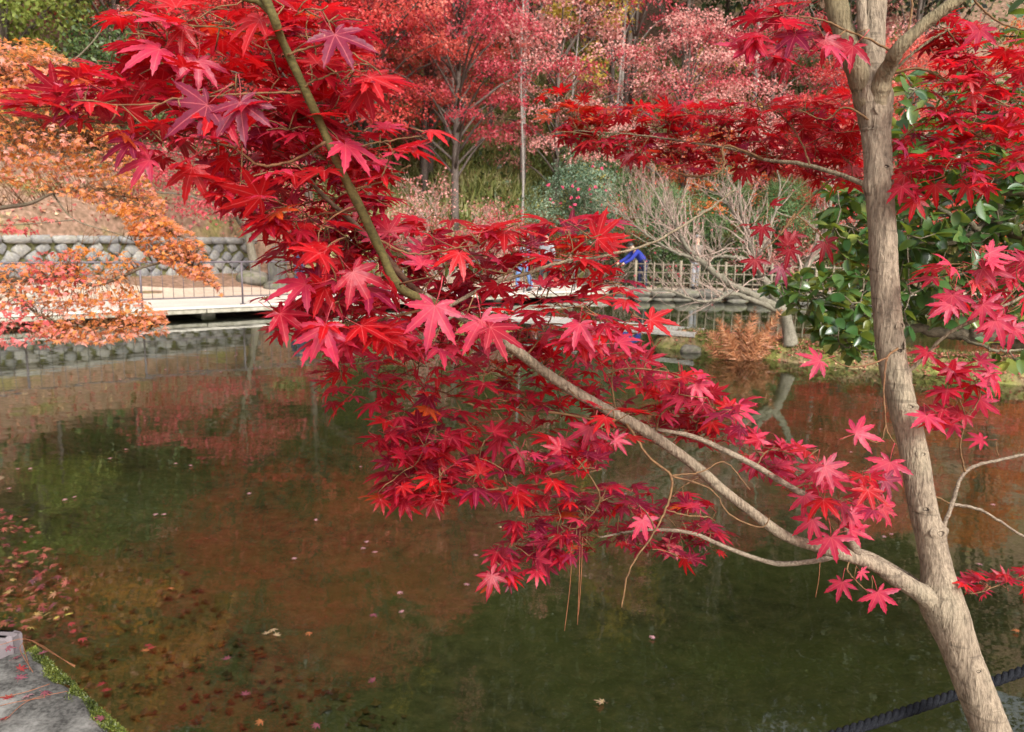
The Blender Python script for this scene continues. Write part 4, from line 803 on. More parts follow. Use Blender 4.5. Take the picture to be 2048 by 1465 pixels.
# ------------------------------------------------------------------ orange maple leaning in from the left bank
ob = np.array([-6.0, 6.35, 0.0]); ob[2] = terr(ob[0], ob[1]) - 0.03
OT = thing('orange_maple_tree', 'orange and pale pink maple reaching over the pond in front of the railing', 'tree', ob)
mb = MB(); OSK = []
def obr(rows, sides=7, m_=None):
    Q = smoothpath([np.r_[r_[:3], r_[3]] if len(r_) == 4 and abs(r_[3]) < 1 and r_[2] < 4 and r_[0] < 0 and r_[1] < 20 else np.r_[W(r_[0], r_[1], r_[2]), r_[3]] for r_ in rows], len(rows) * 6)
    tube(m_ or mb, Q[:, :3], Q[:, 3], sides); OSK.extend(list(Q[:, :3]))
t0 = np.array([*ob[:3], 0.13]); t1 = np.array([-6.05, 6.4, 1.0, 0.11]); t2 = np.array([-5.8, 6.4, 1.9, 0.09]); t3 = np.array([-5.5, 6.3, 2.8, 0.06]); t4 = np.array([-5.2, 6.2, 3.6, 0.03])
obr([t0, t1, t2, t3, t4], 14); mb.build('trunk', M['bark_brown'], OT); mb = MB()
obr([t1, (-120, 590, 6.3, .035), (0, 562, 6.1, .025), (60, 560, 6.0, .022), (130, 552, 6.0, .018), (185, 571, 6.0, .015), (245, 553, 6.0, .013), (295, 532, 6.0, .011), (370, 525, 6.0, .007), (430, 578, 6.0, .003)])
obr([(10, 562, 6.1, .016), (55, 612, 6.0, .012), (100, 640, 5.9, .009), (180, 655, 5.9, .006), (300, 660, 5.9, .003)])
obr([t2, (-100, 430, 6.4, .03), (0, 416, 6.3, .02), (60, 407, 6.2, .016), (105, 388, 6.2, .011), (180, 380, 6.2, .008), (280, 410, 6.1, .005), (340, 470, 6.1, .003)])
obr([t3, (-80, 300, 6.3, .03), (0, 277, 6.3, .018), (80, 268, 6.2, .014), (160, 290, 6.2, .008), (250, 330, 6.2, .004)])
obr([t3, (-60, 170, 6.3, .025), (40, 160, 6.3, .014), (120, 140, 6.2, .009), (180, 90, 6.2, .006), (215, 40, 6.2, .003)])
obr([(105, 388, 6.2, .009), (150, 440, 6.1, .006), (240, 470, 6.1, .004), (300, 500, 6.1, .003)])
obr([t1, (-100, 690, 6.0, .02), (0, 655, 5.9, .012), (60, 660, 5.9, .008), (110, 680, 5.9, .003)])
obr([(150, 440, 6.1, .006), (60, 448, 6.1, .005), (0, 452, 6.1, .004)])
OREG = [([(-260,90),(70,75),(130,110),(200,150),(235,250),(265,310),(300,370),(340,420),(300,440),(230,430),(150,395),(80,380),(-260,330)], 5.9, 6.6, 1700, 0), ([(-260,110),(60,90),(190,150),(220,230),(120,220),(-260,180)], 5.9, 6.4, 500, 0),
  ([(240,400),(330,430),(400,480),(445,590),(400,560),(330,530),(280,500),(250,450)], 5.8, 6.2, 520, 0), ([(-260,525),(90,525),(150,490),(300,520),(250,550),(290,600),(330,640),(200,630),(100,630),(-260,610)], 5.8, 6.2, 480, 0),
  ([(70,640),(330,620),(335,662),(200,692),(60,680)], 5.7, 6.1, 330, 0), ([(-260,590),(60,600),(130,660),(100,690),(-260,705)], 5.6, 6.0, 150, 1), ([(-260,445),(70,432),(105,440),(60,465),(-260,470)], 6.0, 6.2, 60, 1), ([(60,510),(150,500),(180,560),(120,590),(50,560)], 5.8, 6.1, 90, 1)]
OREG = [(p_, a_, b_, int(n_ * (1.55 if min(v_[0] for v_ in p_) < -200 else 1)), k_) for p_, a_, b_, n_, k_ in OREG]
OA = np.array(OSK); rec = []; FO = MB()
for poly, d0, d1, n, kind in OREG:
    q = samplepoly(poly, int(n * 2.5))
    for a, b in q:
        p = W(a, b, rng.uniform(d0, d1))
        # layers: pull the heights together in shelves
        p[2] = 0.86 * p[2] + 0.14 * (np.round((p[2] + 0.12 * math.sin(p[0] * 3 + p[1] * 2)) / 0.22) * 0.22 - 0.12 * math.sin(p[0] * 3 + p[1] * 2))
        j = int(np.argmin(np.linalg.norm(OA - p, axis=1))); h = p - OA[j]
        if rng.random() < 0.3: tube(FO, [OA[j], OA[j] + h * 0.5 + np.array([0, 0, 0.02]), p], [0.0028, 0.002, 0.0013], 3)
        tip = nrm(nrm(h) * 0.5 + rng.normal(size=3) * np.array([0.8, 0.8, 0.3]) + np.array([0, 0, -0.45]))
        nz = nrm(np.array([0, -0.15, 1.0]) + rng.normal(size=3) * 0.4); rec.append((p, tip, nz, rng.uniform(0.028, 0.046), kind))
mb.build('branches', M['bark_brown'], OT); FO.build('twigs', M['twig'], OT, kind='stuff')
# the nearest 300 shown as single leaves
idx = [i for i in rng.permutation(len(rec)) if proj(rec[i][0])[0] > -10 and rec[i][4] == 0]; one = set(idx[:300])
OM = []
for V, Fs, ve in SIMPLE:
    m_ = MB(); m_.add(V, Fs); OM.append(m_.mesh('leaf', M['orange_obj']))
mo, mp = MB(), MB()
for i, (p, tip, nz, s, kind) in enumerate(rec):
    V, Fs, ve = SIMPLE[i % 5] if i % 3 == 0 or i in one else (FAR_V * 1.15, FAR_F, None); z_ = nrm(nz - tip * (nz @ tip)); x_ = np.cross(tip, z_)
    if i in one and kind == 0: inst('leaf', OM[i % 5], OT, mat4(p, x_, tip, z_, s))
    else: (mp if kind else mo).add(p + s * (V[:, 0:1] * x_ + V[:, 1:2] * tip + V[:, 2:3] * z_), Fs)
mo.build('foliage', M['orange'], OT, kind='stuff'); mp.build('pink_foliage', M['pinkleaf'], OT, kind='stuff')

# ------------------------------------------------------------------ camellia on the right bank
cb = np.array([3.05, 3.15, 0.0]); cb[2] = terr(cb[0], cb[1]) - 0.03
CT = thing('camellia_tree', 'glossy dark green camellia reaching in beside the maple trunk', 'tree', cb)
mb = MB(); CSK = []
def cbr(rows, sides=9, wob=0.006):
    Q = smoothpath([np.asarray(r_) if isinstance(r_, np.ndarray) else np.r_[W(r_[0], r_[1], r_[2]), r_[3]] for r_ in rows], len(rows) * 7)
    Q[1:-1, :3] += rng.normal(size=(len(Q) - 2, 3)) * wob * 0.6; tube(mb, Q[:, :3], Q[:, 3], sides); CSK.extend(list(Q[:, :3]))
c0 = np.r_[cb, 0.085]; c1 = np.array([3.0, 3.2, 0.8, 0.07]); c2 = np.array([2.95, 3.2, 1.5, 0.06]); c3 = np.array([2.85, 3.15, 2.3, 0.045]); c4 = np.array([2.7, 3.1, 3.1, 0.02])
cbr([c0, c1, c2, c3, c4], 14)
cbr([c2, (2160, 400, 3.1, .034), (2048, 380, 3.0, .028), (1995, 378, 3.0, .024), (1975, 345, 3.0, .016), (1955, 325, 3.0, .008)])
cbr([c2, (2150, 500, 3.1, .03), (2050, 475, 3.0, .022), (2010, 462, 3.0, .018), (1965, 470, 3.0, .014), (1935, 440, 3.0, .011), (1880, 420, 3.0, .009), (1840, 395, 3.0, .006), (1800, 380, 3.0, .004)])
cbr([(2060, 465, 3.0, .016), (1990, 440, 3.05, .013), (1920, 480, 3.05, .011), (1870, 487, 3.05, .012), (1810, 482, 3.05, .008), (1740, 470, 3.05, .005), (1680, 450, 3.0, .003)])
cbr([c1, (2200, 720, 3.1, .035), (2060, 690, 3.1, .03), (1960, 672, 3.1, .027), (1900, 668, 3.15, .024), (1830, 656, 3.2, .02), (1760, 640, 3.2, .014), (1690, 610, 3.1, .008), (1600, 575, 3.0, .004), (1540, 565, 3.0, .002)])
cbr([(1760, 640, 3.2, .008), (1720, 640, 3.1, .006), (1690, 670, 3.0, .004), (1700, 700, 2.95, .002)])
cbr([c3, (2120, 250, 3.0, .02), (2040, 200, 3.0, .014), (1940, 190, 3.0, .009), (1850, 185, 3.0, .006), (1800, 175, 3.0, .003)])
cbr([(1995, 378, 3.0, .014), (1998, 430, 3.0, .011), (2000, 460, 3.0, .011)]); cbr([(2000, 460, 3.0, .01), (1960, 530, 2.95, .007), (1880, 560, 2.95, .005), (1820, 590, 2.95, .003)])
cbr([(2050, 600, 3.0, .012), (1990, 600, 3.0, .008), (1900, 610, 3.0, .004)]); cbr([c1, (2120, 620, 3.05, .015), (2050, 600, 3.0, .012)])
cbr([c3, (2140, 60, 2.9, .014), (2060, 60, 2.9, .008), (2000, 60, 2.9, .004)])
cbr([(1900, 668, 3.15, .008), (1990, 700, 3.0, .006), (2040, 700, 3.0, .004)])
mb.build('trunk', M['bark_brown'], CT)
CREG = [([(1790,150),(1850,150),(1950,160),(2330,140),(2330,250),(1900,240),(1800,230)], 2.8, 3.3, 95), ([(1645,385),(1745,370),(1745,560),(1690,520),(1650,440)], 2.9, 3.2, 95), ([(1795,240),(2330,240),(2330,560),(1795,560)], 2.8, 3.6, 640),
  ([(1515,562),(1600,548),(1750,540),(1765,715),(1700,712),(1655,680),(1600,625)], 2.85, 3.25, 190), ([(1795,560),(2330,560),(2330,645),(1940,640),(1795,655)], 2.9, 3.4, 130), ([(1950,690),(2330,650),(2330,740),(1985,728)], 2.9, 3.1, 24), ([(1990,20),(2330,20),(2330,110),(2005,90)], 2.7, 2.9, 16)]
CREG = [(p_, a_, b_, int(n_ * (1.7 if max(v_[0] for v_ in p_) > 2300 else 1))) for p_, a_, b_, n_ in CREG]
CA = np.array(CSK); m_ = MB(); m_.add(OV_V * np.array([1.1, 1, 1]), OV_F)
def ovleaf(fold, curl):
    T = np.linspace(0, 1, 8); w_ = 0.25 * np.sin(math.pi * np.clip(0.06 + 0.9 * T, 0, 1)) ** 0.8; w_[-1] = 0.004; w_[0] = 0.02
    z = -curl * T * T; V = np.concatenate([np.c_[-w_, T, z + fold * w_], np.c_[0 * T, T, z], np.c_[w_, T, z + fold * w_]]); i = np.arange(7)
    return V, [np.concatenate([np.stack([i, 8 + i, 9 + i, i + 1], -1), np.stack([8 + i, 16 + i, 17 + i, 9 + i], -1)])]
CL = [ovleaf(0.5, 0.1), ovleaf(0.25, 0.25), ovleaf(0.7, 0.18), ovleaf(0.1, 0.05)]
CM = []
for V, Fs in CL:
    m_ = MB(); m_.add(V, Fs); CM.append(m_.mesh('leaf', M['camellia_obj']))
rec = []; FC = MB()
for poly, d0, d1, n in CREG:
    for a, b in samplepoly(poly, n):
        p = W(a, b, rng.uniform(d0, d1)); j = int(np.argmin(np.linalg.norm(CA - p, axis=1))); h = p - CA[j]
        if np.linalg.norm(h) > 0.04 and rng.random() < 0.75: tube(FC, [CA[j], CA[j] + h * 0.5 + np.array([0, 0, -0.015]), p], [0.0035, 0.0026, 0.0017], 4); CA = np.vstack([CA, [CA[j] + h * 0.5 + np.array([0, 0, -0.015]), p]])
        for q in range(2):
            tip = nrm(nrm(h) * 0.55 + rng.normal(size=3) * np.array([0.8, 0.7, 0.35]) + np.array([0, -0.1, -0.15])); nz = nrm(np.array([0, -0.25, 1.0]) + rng.normal(size=3) * 0.45)
            rec.append((p, tip, nz, rng.uniform(0.055, 0.088)))
FC.build('twigs', M['bark_brown'], CT, kind='stuff')
dep = np.argsort([proj(r_[0])[2] + (9 if proj(r_[0])[0] > 2060 else 0) for r_ in rec]); one = set(dep[:300]); mb = MB()
for i, (p, tip, nz, s) in enumerate(rec):
    z_ = nrm(nz - tip * (nz @ tip)); x_ = np.cross(tip, z_); V, Fs = CL[i % 4]
    if i in one: inst('leaf', CM[i % 4], CT, mat4(p, x_, tip, z_, s))
    else: mb.add(p + s * (V[:, 0:1] * x_ + V[:, 1:2] * tip + V[:, 2:3] * z_), Fs)
mb.build('foliage', M['camellia'], CT, kind='stuff')

# ------------------------------------------------------------------ generic far trees
def perp(d):
    a = np.array([0, 0, 1.0]) if abs(d[2]) < 0.9 else np.array([1.0, 0, 0]); return nrm(np.cross(d, a))
def grow(mb, p, d, L, r, lev, up=0.25, spread=0.6, kids=(3, 4), tips=None, sides=(6, 5, 4, 3, 3), wig=0.12, shrink=0.62):
    n = 5 if lev > 0 else 3; pts = [p]; dd = d
    for i in range(n - 1):
        dd = nrm(dd + rng.normal(size=3) * wig + np.array([0, 0, up * 0.12])); pts.append(pts[-1] + dd * L / (n - 1))
    tube(mb, pts, np.linspace(r, r * (0.55 if lev else 0.4), n), sides[min(lev, 4) * -1 - 1] if False else (3 if lev <= 1 else 5), cap=False)
    if tips is not None and lev <= 1: tips.append((pts[-1], dd))
    if lev <= 0: return
    k = rng.integers(kids[0], kids[1] + 1)
    for i in range(k):
        f = rng.uniform(0.3, 1.0) if i < k - 1 else 1.0; b = np.array(pts[0]) * 0 + np.array([np.interp(f * (n - 1), range(n), [q[c_] for q in pts]) for c_ in range(3)])
        a = rng.uniform(0, 2 * math.pi); u = perp(dd); v = np.cross(dd, u); nd_ = nrm(dd + (u * math.cos(a) + v * math.sin(a)) * spread * rng.uniform(0.5, 1.2) + np.array([0, 0, up * 0.35]))
        grow(mb, b, nd_, L * shrink * rng.uniform(0.75, 1.15), r * 0.55, lev - 1, up, spread, kids, tips, sides, wig, shrink)
def pads_crown(mb, pads, n, size, tpl, flat=1.0, droop=0.35):
    """leaves spread through flattened shelves of foliage"""
    for c_, r_, h_ in pads:
        m_ = int(n * (r_ ** 2) * rng.uniform(0.75, 1.2)) + 20; a = rng.random(m_) * 2 * math.pi; rad = r_ * np.sqrt(rng.random(m_)) * (1 + 0.25 * np.sin(a * 3 + rng.random() * 6) + 0.15 * np.sin(a * 7 + rng.random() * 6))
        zz = rng.normal(size=m_) * h_ * 0.5 - 0.18 * rad * rad / r_ + 0.1 * r_ * np.sin(a * 5 + rad * 4 / r_)
        o_ = np.stack([rad * np.cos(a), rad * np.sin(a), zz], -1)
        tip = nrm(o_ * np.array([0.6, 0.6, 0]) / r_ + rng.normal(size=(m_, 3)) * 0.6 + np.array([0, 0, -droop])); nz = nrm(rng.normal(size=(m_, 3)) * 0.55 + np.array([0, -0.15, flat]))
        bake(mb, tpl[0], tpl[1], c_ + o_, tip, nz, rng.uniform(0.75, 1.25, m_) * size)
def fartree(name, label, x, y, h, spread, mat, bark='bark_far', z0=0.35, npads=24, dens=330, size=0.1, tpl=(KI_V, KI_F), lean=(0, 0), r=None, padr=(0.55, 1.1), thick=0.22, group=None, top=0.85, cat='tree', stems=1):
    z = float(terr(x, y)); b = np.array([x, y, z - 0.1]); T = thing(name, label, cat, b, group); mb = MB(); r = r or (0.035 + h * 0.011)
    apex = b + np.array([lean[0], lean[1], h * top]); trunks = []
    for k in range(stems):
        a = rng.uniform(0, 6.28); e = (apex + np.array([math.cos(a), math.sin(a), 0]) * spread * 0.35 * (k > 0)); s = np.linspace(0, 1, 8)[:, None]
        tk = b + (e - b) * s + np.c_[np.sin(s * 5 + a) * 0.05 * h * 0.3, np.cos(s * 4 + a) * 0.05 * h * 0.25, 0 * s] * s * (1 - s * 0.5)
        tube(mb, tk, np.linspace(r, r * 0.28, 8) * (1 if k == 0 else 0.75), 9); trunks.append(tk)
    pads = []
    for k in range(npads):
        f = z0 + (1 - z0) * (k + 0.5) / npads; tk = trunks[k % stems]
        a = k * 2.4 + rng.uniform(-0.4, 0.4); prof = math.sin(math.pi * min(1, 0.28 + 0.72 * ((f - z0) / (1 - z0)) ** 0.9)) ** 0.7
        rr = spread * prof * rng.uniform(0.35, 1.0); fz = min(f / top, 1) * 0.95
        st_ = np.array([np.interp(max(0.15, fz - 0.16), np.linspace(0, 1, 8), tk[:, c_]) for c_ in range(3)])
        ctr = np.array([np.interp(fz, np.linspace(0, 1, 8), tk[:, 0]) + math.cos(a) * rr, np.interp(fz, np.linspace(0, 1, 8), tk[:, 1]) + math.sin(a) * rr, b[2] + f * h])
        mid = (st_ + ctr) / 2 + np.array([0, 0, 0.12 * rr]); tube(mb, smoothpath([st_, mid, ctr], 6), np.linspace(r * 0.36, r * 0.1, 6), 5)
        pads.append((ctr, rng.uniform(*padr) * (0.75 + 0.25 * prof), thick * rng.uniform(0.7, 1.3)))
    mb.build('trunk', M[bark], T); mc = MB(); pads_crown(mc, pads, dens, size, tpl); mc.build('crown', M[mat], T); return T
# ------------------------------------------------------------------ hillside maples
GM = 'maples on the far hillside'
fartree('maple_tree', 'low dusky pink-red maple with a leaning pale trunk behind the railing', -7.35, 21.6, 4.6, 3.0, 'crimson', 'bark_bare', 0.42, 20, 480, .08, lean=(-0.8, 0.4), group=GM, r=0.15)
fartree('maple_tree', 'tall bright red maple high on the left hillside behind the stone wall', -9.2, 26.5, 14.5, 5.6, 'red', z0=.22, npads=66, dens=420, size=0.098, group=GM, padr=(.8, 1.5))
fartree('maple_tree', 'dense scarlet maple on the slope straight above the stone retaining wall', -12.6, 25.0, 11.0, 3.8, 'red', z0=.3, npads=44, dens=360, size=.1, group=GM, padr=(.8, 1.4))
fartree('maple_tree', 'dense red maple between the leaning maple and the coral one', -6.9, 25.6, 10.0, 3.6, 'red', z0=.34, npads=42, dens=360, size=.1, group=GM, padr=(.8, 1.4))
fartree('maple_tree', 'deep rose maple behind the wide half-bare shrub', -3.6, 30.5, 10.5, 3.6, 'coral', z0=.3, npads=40, dens=330, size=.1, group=GM, padr=(.8, 1.4))
fartree('maple_tree', 'pale red maple on the slope above the stone retaining wall', -14.2, 25.5, 8, 3.4, 'pink', z0=.25, npads=26, dens=420, size=0.094, group=GM)
fartree('maple_tree', 'coral red maple on the hillside with two dark forking stems', -5.4, 28.5, 14, 5.0, 'coral', z0=.36, npads=58, dens=420, size=0.098, group=GM, stems=2, padr=(.8, 1.5))
fartree('maple_tree', 'crimson maple on the slope above the bamboo grass', -2.2, 28.2, 11.5, 4.0, 'crimson', z0=.34, npads=44, dens=455, size=0.090, group=GM, padr=(.7, 1.3))
fartree('maple_tree', 'sparse faded pink maple behind the white thin trunk', 1.6, 30.5, 9, 3.8, 'pink', z0=.25, npads=32, dens=280, size=0.086, group=GM, padr=(.7, 1.4))
fartree('maple_tree', 'broad faded pink and red maple above the pines', 6.4, 29.5, 8.5, 4.2, 'pink', z0=.28, npads=36, dens=332, size=0.086, group=GM, padr=(.8, 1.5))
fartree('maple_tree', 'rosy red maple crown above the orange-red maple', 4.6, 31.5, 9.5, 3.4, 'crimson', z0=.35, npads=24, dens=332, size=0.094, group=GM, padr=(.7, 1.3))
fartree('maple_tree', 'orange-red maple on the slope above the bare pale tree', 6.9, 28.0, 5.2, 2.6, 'orange_red', z0=.4, npads=20, dens=525, size=0.078, group=GM)
fartree('maple_tree', 'orange-red maple behind the near maple trunk and camellia', 13.2, 26.2, 8.5, 3.8, 'coral', z0=.2, npads=36, dens=455, size=0.086, group=GM, padr=(.8, 1.4))
fartree('maple_tree', 'dull dark red maple in the shade of the hillside wood', 10.2, 31.5, 9, 3.4, 'crimson', z0=.25, npads=28, dens=350, size=0.094, group=GM, padr=(.7, 1.3))
fartree('maple_tree', 'orange-red maple at the right end of the hillside', 17.5, 27, 9, 3.8, 'orange_red', z0=.2, npads=32, dens=402, size=0.094, group=GM, padr=(.8, 1.4))
fartree('maple_tree', 'rose-red maple low on the slope behind the forking top of the near trunk', 12.3, 29.3, 7.5, 3.2, 'red', z0=.15, npads=34, dens=420, size=0.094, group=GM, padr=(.7, 1.3))
fartree('maple_tree', 'faded pink maple high on the slope behind the forking top of the near trunk', 14.8, 33.5, 9, 3.6, 'pink', z0=.1, npads=34, dens=297, size=0.101, group=GM, padr=(.8, 1.4))
fartree('maple_tree', 'small flame orange maple beside the round camellia trunk', 1.0, 26.6, 2.6, 1.3, 'orange_red', z0=.3, npads=12, dens=735, size=0.062, group=GM, padr=(.35, .6), thick=.12)
fartree('maple_tree', 'small scarlet maple between the round camellia and the pale bare tree', 3.4, 26.8, 3.0, 1.3, 'red', z0=.35, npads=12, dens=735, size=0.062, group=GM, padr=(.35, .6), thick=.12)
fartree('maple_tree', 'small scarlet maple behind the lattice fence near the camellia', 10.6, 26.6, 3.6, 1.8, 'red', z0=.3, npads=14, dens=630, size=0.070, group=GM, padr=(.4, .8), thick=.14)
fartree('yellow_shrub', 'yellow-leaved shrub on the slope behind the round camellia', 2.6, 28.4, 3.4, 1.4, 'yellow', z0=.35, npads=12, dens=455, size=0.078, cat='shrub', padr=(.4, .7))
for i, (x, y, h) in enumerate(((3.0, 35, 7), (-1.2, 35.5, 8), (8.4, 33.5, 6.5), (-7.5, 33, 7))):
    fartree('yellow_tree', ('slim tree with yellow-green leaves behind the faded pink maple', 'slim tree with yellow leaves behind the crimson maple', 'slim yellow-leaved tree behind the broad pink maple', 'slim yellow-leaved tree behind the coral maple')[i], x, y, h, 2.4, 'yellow' if i != 0 else 'lime', z0=.3, npads=14, dens=227, size=0.094, padr=(.5, 1.0))
# ------------------------------------------------------------------ evergreens, pines, shrubs
def blobcrown(mb, blobs, n, size, tpl, out=0.6):
    for c_, r_ in blobs:
        m_ = int(n * r_ * r_) + 30; u = rvec(m_); rad = r_ * rng.uniform(0.45, 1.0, m_) ** 0.6 * (1 + 0.22 * np.sin(u @ rng.normal(size=3) * 5))
        o_ = u * rad[:, None] * np.array([1, 1, 0.75]); bake(mb, tpl[0], tpl[1], c_ + o_, nrm(u * out + rng.normal(size=(m_, 3)) * 0.6), nrm(u + rng.normal(size=(m_, 3)) * 0.5 + np.array([0, 0, 0.5])), rng.uniform(0.7, 1.3, m_) * size)
def bushtree(name, label, x, y, h, spread, mat, bark='bark_far', z0=0.4, nb=16, dens=260, size=0.12, tpl=(DI_V, DI_F), br=(0.6, 1.0), cat='tree', group=None, r=None, stems=1, lean=0.0, z=None):
    z = float(terr(x, y)) if z is None else z; b = np.array([x, y, z - 0.1]); T = thing(name, label, cat, b, group); mb = MB(); r = r or 0.04 + 0.011 * h; blobs = []
    for k in range(stems):
        a = rng.uniform(0, 6.28); e = b + np.array([math.cos(a) * spread * 0.3 * (k > 0) + lean, math.sin(a) * spread * 0.3 * (k > 0), h * 0.9]); s = np.linspace(0, 1, 9)[:, None]
        tk = b + (e - b) * s + np.c_[np.sin(s * 6 + a), np.cos(s * 5 + a), 0 * s] * 0.012 * h * s
        tube(mb, tk, np.linspace(r, r * 0.35, 9), 9)
        for q in range(nb // stems):
            f = z0 + (1 - z0) * rng.random() ** 0.8; a2 = rng.uniform(0, 6.28); rr = spread * math.sqrt(rng.random()) * math.sin(math.pi * min(1, 0.3 + 0.66 * (f - z0) / (1 - z0)))
            st_ = tk[min(8, max(1, int(f * 8) - 1))]; c_ = np.array([st_[0] + math.cos(a2) * rr, st_[1] + math.sin(a2) * rr, b[2] + f * h])
            tube(mb, smoothpath([st_, (st_ + c_) / 2 + np.array([0, 0, .05 * h * .3]), c_], 5), np.linspace(r * 0.3, r * 0.08, 5), 4); blobs.append((c_, rng.uniform(*br)))
    mb.build('trunk', M[bark], T); mc = MB(); blobcrown(mc, blobs, dens, size, tpl); mc.build('crown', M[mat], T); return T
bushtree('bamboo_tree', 'feathery yellow-green tree at the left edge of the hillside', -14.6, 22.4, 12, 3.0, 'lime', z0=.05, nb=46, dens=330, size=.16, br=(.8, 1.4))
bushtree('green_shrub', 'green leafy shrub on the slope above the stone retaining wall', -12.9, 20.8, 2.6, 1.4, 'lime', z0=.2, nb=10, dens=500, size=.10, br=(.5, .8), cat='shrub')
bushtree('evergreen_tree', 'dark evergreen filling the slope behind the orange maple', -11.6, 22.6, 4.0, 1.8, 'green', z0=.12, nb=26, dens=300, size=.13, br=(.7, 1.1))
bushtree('evergreen_tree', 'dark broadleaf evergreen behind the tall red maple', -7.0, 27.5, 5.5, 2.2, 'dark_green', z0=.1, nb=22, dens=280, size=.13, br=(.7, 1.1))
ct = bushtree('camellia_tree', 'round grey-green flowering camellia on forked bare stems behind the path', 1.9, 25.9, 4.0, 2.0, 'sage', 'bark_brown', z0=.42, nb=30, dens=900, size=.075, br=(.45, .8), stems=3, r=.06)
M['petal'] = flat('pink_petal', (0.6, 0.08, 0.16), .6)
mb = MB()
for i in range(22):
    a = rng.uniform(3.4, 6.0); c_ = np.array([1.9 + math.cos(a) * 2.0 * rng.random(), 25.9 + math.sin(a) * 2.2, float(terr(1.9, 25.9)) + rng.uniform(1.8, 3.8)]); m_ = 9; u = rvec(m_); u[:, 1] -= .5
    bake(mb, DI_V * np.array([1.6, 1, 1]), DI_F, np.repeat(c_[None], m_, 0), u, rvec(m_), 0.07)
mb.build('blossoms', M['petal'], ct, kind='stuff')
for i, (x, y, h, s, lab) in enumerate(((5.0, 26.3, 3.1, 1.5, 'low bright green pine behind the bare tree, next to the small scarlet maple'), (7.4, 27.4, 4.0, 1.8, 'bright green pine under the orange-red maple'), (9.2, 26.4, 3.4, 1.6, 'bright green pine behind the camellia leaves'), (2.9, 24.9 + 4.2, 4.2, 1.5, 'green pine half hidden behind the round camellia'))):
    bushtree('pine_tree', lab, x, y, h, s, 'pine', 'bark_far', z0=.35, nb=20, dens=1500, size=.2, tpl=(NE_V * np.array([1.6, 1, 1]), NE_F), br=(.45, .75))
GS = 'dark shrubs on the bank behind the path'
for i, (x, y, h, s) in enumerate(((3.9, 26.2, 1.7, 1.0), (5.2, 25.9, 1.5, 1.1), (6.8, 26.2, 1.4, 1.1), (8.4, 26.1, 1.5, 1.1), (-3.4, 26.4, 1.6, 1.1), (10.4, 25.9, 1.7, 1.1), (12.4, 25.6, 1.7, 1.2))):
    bushtree('dark_shrub', ('blackish green shrub on the bank behind the stooping person in blue', 'mid-green shrub on the bank between the stooping person and the one in beige', 'blackish green shrub on the bank behind the person in the beige coat', 'mid-green shrub on the bank behind the low branches of the pale bare tree', 'blackish green shrub among the half-bare pinkish maple twigs', 'mid-green shrub on the bank behind the small scarlet maple near the camellia', 'blackish green shrub on the bank at the end of the path behind the camellia')[i], x, y, h, s, 'green' if i % 2 else 'dark_green', z0=.12, nb=10, dens=420, size=.1, br=(.5, .8), cat='shrub', group=GS)
GT = 'tall slim trees of the hillside wood'
tall = [(-3.0, 33.5), (-2.4, 34.2), (.3, 31.8), (4.2, 34.5), (4.7, 35.2), (7.5, 36), (10.5, 35), (-6.0, 35), (-10, 33), (-13, 31), (13.5, 33), (1.5, 38), (-5, 41), (5, 43), (-10, 42), (11, 42), (-15, 38), (17, 38), (0, 47), (-7, 50), (8, 50), (15, 47), (-15, 48), (20, 31), (22, 42), (15.5, 31), (18.5, 33.5), (12.5, 37), (-18, 27), (-20, 32), (-21, 44)]
for i, (x, y) in enumerate(tall):
    h = rng.uniform(16, 20)
    bushtree('hillside_tree', ('tall pale-stemmed' if i % 2 == 0 else 'tall dark-stemmed') + (' tree with a high blackish evergreen crown in the hillside wood' if i % 3 else ' tree with a high mid-green crown in the hillside wood'), x, y, h, 2.8 if y < 36 else 3.6, 'dark_green' if i % 3 else 'green', 'bark_pale' if i % 2 == 0 else 'bark_far', z0=.42 if y < 40 else .15, nb=34 if y < 40 else 40, dens=62, size=.27, br=(1.1, 1.9), group=GT, r=.13, lean=rng.uniform(-.6, .6))
# thin white stems in front of the wood
for i, (px, d, h, r_, lab) in enumerate(((1037, 29, 9, .055, 'thin white-barked tree stem rising through the faded pink maple'), (1125, 31, 8, .05, 'thin pale stem behind the round camellia'), (1215, 31, 10, .06, 'thin pale stem beside the thick grey trunk above the pines'), (1238, 31.5, 13, .15, 'thick grey trunk above the pines'), (858, 31.5, 12, .16, 'stout grey trunk between the coral and crimson maples'), (842, 32, 12, .13, 'second grey trunk leaning beside the stout one between coral and crimson maples'), (905, 30, 6, .06, 'slim pale stem in the bamboo grass under the crimson maple'), (840, 27.5, 1.3, .07, 'short cut white stump in the bamboo grass'))):
    x = px2(px, d); z = float(terr(x, d)); b = np.array([x, d, z - .1]); T = thing('stump' if h < 2 else 'slim_tree', lab, 'stump' if h < 2 else 'tree', b); mb = MB(); s = np.linspace(0, 1, 10)[:, None]; ln = rng.uniform(-.35, .35)
    tk = b + np.c_[ln * s + .06 * np.sin(s * 7 + i), .1 * np.sin(s * 5), h * s]; tube(mb, tk, np.linspace(r_, r_ * (.5 if h > 2 else .95), 10), 9); tips = []
    if h > 2:
        for k in range(7): grow(mb, tk[rng.integers(5, 10)], nrm(np.array([rng.normal(), rng.normal(), 1.4])), h * .16, r_ * .3, 2, .3, .6, (2, 3), tips)
    mb.build('trunk', M['bark_pale' if i in (0, 1, 2, 6, 7) else 'bark_far'], T)
    if h > 2:
        mc = MB(); pads_crown(mc, [(p_, .5, .3) for p_, _ in tips], 45, .13, (FAR_V, FAR_F)); mc.build('crown', M['yellow' if i % 2 else 'pink'], T)
